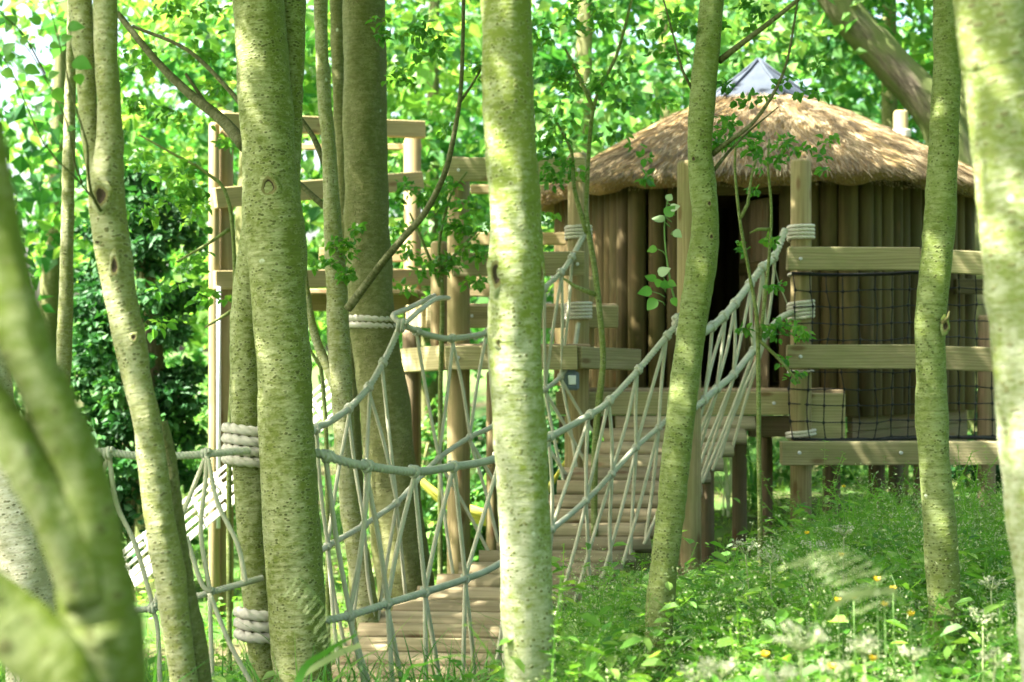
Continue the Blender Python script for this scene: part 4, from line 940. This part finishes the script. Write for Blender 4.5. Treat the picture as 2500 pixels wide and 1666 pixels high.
for i, (x, y, z, s_) in enumerate(spots):
    g = ground(x, y); t = thing('woodland_tree', WL.get(i, BL_), 'tree', (x, y, g), 'trees of the background woodland')
    ln = rt.uniform(-.6, .6)
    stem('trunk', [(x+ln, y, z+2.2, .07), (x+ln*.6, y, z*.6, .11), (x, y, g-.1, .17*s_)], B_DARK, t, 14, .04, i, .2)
    o = bpy.data.objects.new('crown', BC[i % 4]); o['kind'] = 'stuff'
    place(o, Matrix.Translation((x+ln, y, z)) @ Matrix.Rotation(rt.uniform(0, 6.28), 4, 'Z') @ Matrix.Diagonal((s_, s_, s_*rt.uniform(.9, 1.1), 1)), t)
def wood_far():
    rg = np.random.default_rng(31); k = 900
    a = rg.uniform(-math.pi, math.pi, k); r = rg.uniform(32, 40, k); z = rg.uniform(.5, 8.5, k)  # ring carried on behind the camera to block low sky light
    c = np.stack([r*np.sin(a), r*np.cos(a), z], 1); V, Fc, t = leaf_cloud(c, rg.uniform(.8, 1.6, k), 60, .24, rg, .6)
    o = mk('far_wood', V, Fc, L_FAR, smooth=False, tint=t); o['kind'] = 'stuff'; o['label'] = 'far wood closing off the view, its unseen rear added to block low sky light'
wood_far()
def shrub(x, y, r, h, label, mat, leaf, k, per, group=None, name='shrub', seed=0, z0=None):
    g = ground(x, y); t = thing(name, label, 'shrub', (x, y, g), group); rg = np.random.default_rng(seed)
    c = unit(rg.normal(size=(k, 3)))*(rg.uniform(.2, 1, (k, 1))**.5)*np.array([r, r*.8, h/2]); c += np.array([x, y, g+h*.5+(z0 or 0)])
    V, Fc, ti = leaf_cloud(c, rg.uniform(.22, .4, k)*r*.8, per, leaf, rg, .6, True, .6)
    o = mk('foliage', V, Fc, mat, t, smooth=False, tint=ti); o['kind'] = 'stuff'
    for i in range(3):
        stem('stem', [(x+rg.uniform(-.5, .5)*r, y+rg.uniform(-.3, .3)*r, g+h*.7, .015), (x+rg.uniform(-.1, .1)*r, y, g-.05, .03)], B_DARK, t, 8, .05, i, .15, False)
    return t
iv = shrub(-3.15, 12.7, .56, 3.9, 'dark ivy smothered tree trunk behind the slender left stem', L_IVY, .085, 150, 70, name='ivy_covered_tree', seed=1)
iv['category'] = 'tree'
q = P(505, 1150, 11.2); stem('trunk', [(-3.1, 12.8, 2.4, .07), (-3.0, 12.7, 1.2, .11), (q.x-.7, 12.6, -.65, .2)], B_OAK, iv, 16, .06, 3, .1)
SL = {0: 'dark low shrub at the left edge beside the blurred fork', 1: 'leafy shrub beside the dark ivy at the left', 2: 'leafy shrub seen through the rope netting left of the platform posts', 3: 'glossy dark shrub behind the pale middle trunk below the steps',
      4: 'leafy shrub glimpsed past the steps under the hut', 5: 'leafy shrub glimpsed between the deck posts under the hut', 8: 'small leafy shrub right behind the yellow hammock', 9: 'glossy dark shrub under the right end of the lookout'}
GS = 'low leafy shrub at the foot of the woodland behind the platforms'
for i, (x, y, r, h) in enumerate([(-4.2, 12.6, .8, 1.6), (-3.4, 14.6, 1.0, 2.2), (-1.0, 14.8, .9, 1.6), (.2, 14.2, .7, 1.2), (1.2, 16.2, .9, 1.4), (3.2, 16.6, 1.0, 1.5), (5.2, 15.4, 1.1, 1.8), (-5.6, 14.4, 1.2, 2.8), (-.35, 12.4, .45, .9), (4.6, 13.6, .7, 1.2), (7.0, 14.5, 1.2, 2.4)]):
    shrub(x, y, r, h, SL.get(i, GS), L_FAR if i % 3 else L_IVY, .085, 34, 55, 'shrubs along the woodland edge', seed=10+i)

# ------------------------------------------------------------------ ground cover
YLIM = ([0, 900, 1200, 1300, 1480, 1640, 1760, 1900, 1960, 2100, 2250, 2600], [1430, 1500, 1560, 1455, 1350, 1410, 1385, 1330, 1240, 1160, 1125, 1100])
def scatter(nm, plant, n, region, mat, rg, hs=(.7, 1.3), label=None, tilt=.15, lim=False):
    """copies of small plants (list of (v, f, tint)) joined into one mesh of stuff"""
    Vs, Fs, ts, off = [], [], [], 0
    pts = []
    while len(pts) < n:
        p = region(rg)
        if p is not None: pts.append(p)
    for x, y in pts:
        v, f, t = plant[rg.integers(len(plant))]; a = rg.uniform(0, 6.28); s_ = rg.uniform(*hs)
        if lim:
            hm_ = EYE-ground(x, y)-(np.interp(1250+x*F/y, *YLIM)-833)*y/F; s_ = min(s_, hm_*(rg.uniform(.45, 1.12) if rg.uniform() < .9 else rg.uniform(1.1, 1.4))/max(.01, v[:, 2].max()))
            if s_ < .12: continue
        ca, sa = math.cos(a), math.sin(a); R = np.array([[ca, -sa, 0], [sa, ca, 0], [0, 0, 1]]).T
        w = v@R*s_; w = w+np.outer(w[:, 2], rg.normal(scale=tilt, size=3)*np.array([1, 1, 0])); w = w+np.array([x, y, ground(x, y)-.01])
        Vs.append(w); Fs.append(f+off); ts.append(np.clip(t*.7+rg.uniform(0, .3), 0, 1)); off += len(v)
    o = mk(nm, np.vstack(Vs), np.vstack(Fs), mat, smooth=False, tint=np.concatenate(ts)); o['kind'] = 'stuff'
    if label: o['label'] = label
    return o
def strip(p, w, up=None):
    """flat ribbon along p (n,3) -> v, f (quads)"""
    p = np.asarray(p); t = unit(np.gradient(p, axis=0)); s = unit(np.cross(t, np.array([.3, .8, .2]) if up is None else up)); w = np.asarray(w)[:, None]
    v = np.stack([p-s*w, p+s*w], 1).reshape(-1, 3); i = np.arange(len(p)-1)[:, None]*2
    return v, (i+np.array([0, 1, 3, 2])).reshape(-1, 4)
def blade(rg, L, w, arch):
    a = rg.uniform(0, 6.28); k = np.linspace(0, 1, 6); out = arch*L*k**2.2; z = L*(k-.35*arch*k**2.5)
    p = np.stack([np.cos(a)*out, np.sin(a)*out, z], 1); return strip(p, w*np.array([.7, 1, 1, .85, .5, .05]), np.array([-math.sin(a)*.2+math.cos(a), math.cos(a)*.2+math.sin(a), .1]))
def grass_tuft(rg, n, L, w, arch, spread):
    V, Fs, o = [], [], 0
    for _ in range(n):
        v, f = blade(rg, L*rg.uniform(.5, 1.15), w*rg.uniform(.6, 1.2), rg.uniform(*arch)); v = v+np.array([rg.normal()*spread, rg.normal()*spread, 0]); V.append(v); Fs.append(f+o); o += len(v)
    V = np.vstack(V); return V, np.vstack(Fs), np.repeat(rg.uniform(0, 1, n), 12)
def cleaver(rg, h):
    """a sprawling stem with whorls of narrow leaves and a froth of tiny side shoots"""
    c, d, nr, L = [], [], [], []; V, Fs, o = [], [], 0
    for b in range(5):
        bh = h*(1 if b == 0 else rg.uniform(.45, .9)); a = rg.uniform(0, 6.28); lean = 0.12 if b == 0 else rg.uniform(.25, .6); z0 = 0 if b == 0 else h*rg.uniform(.1, .45)
        k = np.linspace(0, 1, 7); p = np.stack([np.cos(a)*lean*bh*k**1.4, np.sin(a)*lean*bh*k**1.4, z0+(bh-z0*.5)*k*(1-.12*k)], 1)
        v, f = strip(p, np.full(7, .0022)); V.append(v); Fs.append(f+o); o += len(v)
        nw = int(bh/.055)+2
        for t in np.linspace(.15, 1, nw):
            q = np.array([np.interp(t, k, p[:, j]) for j in range(3)]); m = 5
            for j in range(m):
                an = 2*math.pi*j/m+rg.uniform(0, 1); c.append(q+rg.normal(size=3)*.004); d.append((math.cos(an), math.sin(an), rg.uniform(-.1, .55))); nr.append((0, 0, 1)); L.append(rg.uniform(.016, .034)*(1.1-.4*t))
    c, d, nr, L = map(np.array, (c, d, nr, L))
    Vl, Fl, q = leaf_arrays(c, d, nr+rg.normal(scale=.3, size=nr.shape), L, L*.26, False)
    tri = np.concatenate([np.vstack(Fs)[:, [0, 1, 2]], np.vstack(Fs)[:, [0, 2, 3]], Fl+o])
    return np.vstack(V+[Vl]), tri, np.concatenate([np.full(o, .5), np.repeat(rg.uniform(0, 1, len(c)), q)])
def herb(rg, h, n, leaf):
    c = np.stack([rg.normal(size=n)*.10, rg.normal(size=n)*.10, rg.uniform(.03, h, n)], 1); a = rg.uniform(0, 6.28, n)
    d = np.stack([np.cos(a), np.sin(a), rg.uniform(-.35, .5, n)], 1); L = leaf*rg.uniform(.5, 1.3, n)
    V, Fc, q = leaf_arrays(c, d, np.array([0, 0, 1])+rg.normal(scale=.35, size=(n, 3)), L, L*rg.uniform(.4, .7, n), True)
    return V, Fc, np.repeat(rg.uniform(0, 1, n), q)
rg = np.random.default_rng(77)
def region_right(rg):
    y = rg.uniform(3.4, 10.2); x = rg.uniform(.05, 6.0)
    px = 1250+x*F/y
    edge = np.interp(y, [3.4, 6.5, 8.0, 8.8, 9.6, 10.3], [.05, .15, .28, .62, 1.05, 1.75])
    if x < edge or px > 2900: return None
    if (1560 < px < 1700 and y < 6.4) or (2240 < px < 2370 and y < 6.2 and rg.uniform() < .75): return None
    return x, y
def region_front_left(rg):
    y = rg.uniform(4.6, 8.4); x = rg.uniform(-2.6, .1)
    re_ = np.interp(y, [6.4, 7.4, 8.2, 8.8], [-.6, -.25, -.0, .25])-.95
    if y > 6.6 and x > re_: return None
    return x, y
def region_far(rg):
    y = 8+rg.uniform(0, 1)**1.5*16; x = rg.uniform(-8, 8)
    if x > .6 and y < 10.4: return None
    ln = np.interp(y, [7.8, 9.0, 10.6, 11], [-.95, -.25, .6, .6]); rn = np.interp(y, [7.8, 9, 10.6, 11], [.1, .8, 1.9, 1.9])
    if y < 10.8 and ln < x < rn: return None
    return x, y
herbs = [herb(rg, .32, 26, .085) for _ in range(6)]; tall = [herb(rg, .55, 34, .075) for _ in range(4)]
clv = [cleaver(rg, h) for h in (.55, .65, .75, .85, .6, .9)]
tufts = [grass_tuft(rg, 9, .55, .0045, (.25, .8), .05) for _ in range(6)]
short = [grass_tuft(rg, 8, .10, .004, (.1, .6), .06) for _ in range(5)]
scatter('leafy_weeds', herbs+tall, 1900, region_right, L_WEED, rg, (.7, 1.25), 'broad leaved weeds under the trees on the right', lim=True)
scatter('cleavers', clv, 850, region_right, L_WEED, rg, (.6, 1.1), 'frothy tangle of cleavers below the lookout', lim=True)
scatter('tall_cleavers', clv, 150, lambda r: (lambda x, y: (x, y) if abs(1250+x*F/y-2290) > 60 or r.uniform() < .4 else None)(r.uniform(1.5, 3.4), r.uniform(7.6, 10.0)), L_WEED, rg, (1.1, 1.6), 'taller cleavers scrambling up before the lookout beam', lim=True)
scatter('long_grass', tufts, 900, region_right, L_GRASS, rg, (.6, 1.2), 'long arching grass among the weeds', lim=True)
scatter('bankside_grass', tufts, 420, region_front_left, L_GRASS, rg, (.6, 1.1), 'long grass under the rope netting')
scatter('bankside_weeds', herbs, 340, region_front_left, L_WEED, rg, (.6, 1.1), 'low green weeds under the rope netting')
scatter('lawn_grass', short, 3600, region_far, L_LAWN, rg, (.6, 1.4), 'short sunlit lawn behind the bridge')
scatter('fringe_weeds', herbs, 420, lambda r: (lambda p: p if p and p[1] < 15 and (abs(p[0]) > .2) and r.uniform() < .5 else None)(region_far(r)), L_WEED, rg, (.4, .9), 'scattered weeds on the lawn')
def froth(rg, h):
    n = 46; a = rg.uniform(0, 6.28, n); r = .10*rg.uniform(0, 1, n)**.5
    c = np.stack([r*np.cos(a), r*np.sin(a), h*rg.uniform(.55, 1, n)], 1); d = rg.normal(size=(n, 3)); d[:, 2] = np.abs(d[:, 2])
    V, Fc, q = leaf_arrays(c, d, rg.normal(size=(n, 3)), rg.uniform(.008, .018, n), rg.uniform(.004, .008, n), False); return V, Fc, np.repeat(rg.uniform(0, 1, n), q)
scatter('flowering_froth', [froth(rg, h) for h in (.45, .6, .75, .5)], 1900, region_right, L_SEED, rg, (.6, 1.2), 'pale froth of tiny flower stalks over the weeds', lim=True)
# sword leaves by the deck posts
irs = [grass_tuft(rg, 16, .8, .014, (.05, .45), .05)]
for i, (x, y) in enumerate(((1780, 13.6), (1840, 14.2), (1660, 14.0))):
    v, f, t = irs[0]; q = P(x, 1100, y); a = i*2.0; R = np.array([[math.cos(a), -math.sin(a), 0], [math.sin(a), math.cos(a), 0], [0, 0, 1]]).T
    tag(mk('iris_clump', v@R+np.array([q.x, q.y, ground(q.x, q.y)]), f, L_PALE if i == 0 else L_GRASS, smooth=False, tint=t, origin=(q.x, q.y, 0)), 'clump of sword shaped leaves beyond the deck posts', 'plant', 'iris clumps beyond the deck')

# ------------------------------------------------------------------ flowers and grass heads that stand out
def cow_parsley(x, y, d, size, label, group=None, seed=0, rays=9):
    """hollow stem that splits into rays, each ending in a small head of cream florets"""
    rg = np.random.default_rng(seed); top = P(x, y, d); g = ground(top.x, top.y); R = size*d/F
    t = thing('cow_parsley', label, 'wildflower', (top.x, top.y, g), group)
    hub = top-Vector((0, 0, R*.75)); base = Vector((top.x+rg.uniform(-.08, .08), top.y+.05, g-.02))
    tube('stem', [base, base.lerp(hub, .55)+Vector((rg.uniform(-.02, .02), 0, 0)), hub], [.0045, .004, .0036], M_STEMP, t, 6, .06)
    parts = []; cs = []
    for i in range(rays):
        a = 2*math.pi*i/rays+rg.uniform(0, .5); e = hub+Vector((math.cos(a)*R*rg.uniform(.6, 1), math.sin(a)*R*.8, R*rg.uniform(.5, 1.0)))
        v, f, _ = sweep(np.array([tuple(hub), tuple(hub.lerp(e, .5)+Vector((0, 0, -R*.05))), tuple(e)]), [.0024, .0020, .0015], 5); parts.append((v, f)); cs.append(tuple(e))
    v, f = join(parts); mk('rays', v, f, M_STEMP, t)
    cs = np.array(cs); V, Fc, ti = leaf_cloud(cs, np.full(len(cs), R*.24), 13, .011*max(.8, R/.05)**.4, rg, 1.1, False, .2); o = mk('florets', V, Fc, L_CREAM, t, smooth=False, tint=ti); o['kind'] = 'stuff'
    return t
cow_parsley(1955, 1545, 3.4, 62, 'large blurred cream umbel flower in the weeds at the lower right', seed=1)
CP = 'small cream umbel of cow parsley among the weeds'
for i, (x, y, d, s_) in enumerate([(2110, 1570, 3.8, 40), (1760, 1620, 3.7, 48), (1900, 1640, 3.4, 50), (2230, 1590, 4.2, 36), (1880, 1350, 6.6, 34), (1820, 1330, 6.9, 30), (2060, 1290, 7.2, 26), (2400, 1500, 5.2, 36), (1990, 1330, 6.8, 28), (2420, 1420, 5.8, 30), (1700, 1640, 4.0, 36), (2040, 1620, 4.0, 40), (2430, 1600, 4.4, 34)]):
    cow_parsley(x, y, d, s_, CP, 'cow parsley umbels in the weeds', seed=10+i, rays=8)
def buttercup(x, y, d, seed):
    rg = np.random.default_rng(seed); top = P(x, y, d); g = ground(top.x, top.y)
    t = thing('buttercup', 'yellow buttercup in the green weeds on the right', 'wildflower', (top.x, top.y, g), 'buttercups in the weeds')
    tube('stem', [Vector((top.x+.03, top.y+.02, g)), Vector((top.x+.01, top.y, (g+top.z)/2)), top], .0016, M_STEM, t, 5, .08)
    a = np.arange(5)*2*math.pi/5+rg.uniform(0, 1); c = np.array([tuple(top)]*5); dd = np.stack([np.cos(a), np.sin(a)*.8-.2, np.full(5, .75)], 1)
    L = np.full(5, .016); V, Fc, q = leaf_arrays(c, dd, np.stack([-np.cos(a), -np.sin(a)-.5, np.full(5, .9)], 1), L, L*.95, True, .05, -.1)
    mk('petals', V, Fc, L_YEL, t, tint=np.repeat(rg.uniform(0, 1, 5), q))
for i, (x, y, d) in enumerate([(2141, 1418, 4.6), (2160, 1480, 4.4), (2223, 1503, 4.3), (2084, 1463, 4.7), (2054, 1358, 5.4), (2046, 1469, 4.6), (2130, 1612, 3.9), (2029, 1632, 3.8), (1867, 1602, 4.0), (1970, 1304, 6.4), (2180, 1440, 4.7), (2060, 1190, 8.0)]):
    buttercup(x, y, d, i)
def grass_head(label, pts, d, drop, n, seed, size=.03, leafpts=None):
    """an arching flower stalk with drooping spikelets"""
    rg = np.random.default_rng(seed); w = [P(x, y, d) for x, y in pts]; c = catmull([tuple(q) for q in w], .01); g = ground(c[0][0], c[0][1])
    t = thing('seeding_grass', label, 'grass', (c[0][0], c[0][1], g))
    full = np.vstack([[c[0][0]+.05, c[0][1]+.05, g-.02], c]); full = catmull([tuple(q) for q in full], .03)
    v, f, _ = sweep(full, np.linspace(.0022, .0008, len(full)), 5); mk('stalk', v, f, M_STEM, t)
    k = np.linspace(len(c)*.35, len(c)-1, n).astype(int); cc = c[k]; Vs = []
    sub, dd, nn, L = [], [], [], []
    for q in cc:
        a = rg.uniform(-.5, .5); dr = np.array([drop[0]+a*.3, rg.uniform(-.3, .3), drop[1]+a*.2])
        for j in range(7): sub.append(q+unit(dr[None])[0]*j*size*.34); dd.append(dr+rg.normal(scale=.18, size=3)); nn.append(rg.normal(size=3)+np.array([0, -1, 0])); L.append(size*rg.uniform(.5, .8))
    V, Fc, q = leaf_arrays(np.array(sub), np.array(dd), np.array(nn), np.array(L), np.array(L)*.28, False); mk('spikelets', V, Fc, L_SEED, t, smooth=False, tint=np.repeat(rg.uniform(0, 1, len(sub)), q))
    if leafpts:
        lp = catmull([tuple(P(x, y, d)) for x, y in leafpts], .02); ww = .010*np.sin(np.linspace(.25, 1, len(lp))*math.pi)**.7+.0008; v, f = strip(lp, ww, np.array([.1, .9, .5])); mk('blade', v, f, L_SEED, t, tint=np.full(len(v), .5))
    return t
grass_head('arching pale grass head bowing left above the weeds, blurred', [(2260, 1560), (2215, 1490), (2188, 1440), (2150, 1390), (2100, 1355), (2050, 1342), (2004, 1350)], 3.1, (-1, -.35), 10, 3, .042, [(2188, 1443), (2120, 1448), (2060, 1462), (2015, 1505)])
grass_head('pale grass seed head leaning across the foot of the double trunk', [(860, 1660), (845, 1600), (815, 1530), (790, 1480), (760, 1440), (728, 1410)], 4.4, (-.6, -.8), 14, 5, .026, [(880, 1575), (820, 1600), (745, 1645), (700, 1690)])
def big_blade(label, pts, d, w):
    lp = catmull([tuple(P(x, y, d)) for x, y in pts], .02); g = ground(lp[0][0], lp[0][1]); ww = w*np.sin(np.linspace(.35, 1, len(lp))*math.pi)**.6+.0005
    v, f = strip(lp, ww, np.array([.2, .8, .5])); tag(mk('arching_grass', v, f, L_GRASS, tint=np.full(len(v), .5), origin=(lp[0][0], lp[0][1], g)), label, 'grass')
big_blade('dark broad grass blade slanting across the foot of the double trunk', [(700, 1900), (730, 1660), (800, 1590), (880, 1545)], 4.3, .012)
big_blade('thin grass blade bent over the lower planks beside the pale trunk', [(960, 1900), (985, 1660), (1040, 1620), (1120, 1600), (1165, 1615)], 4.6, .005)
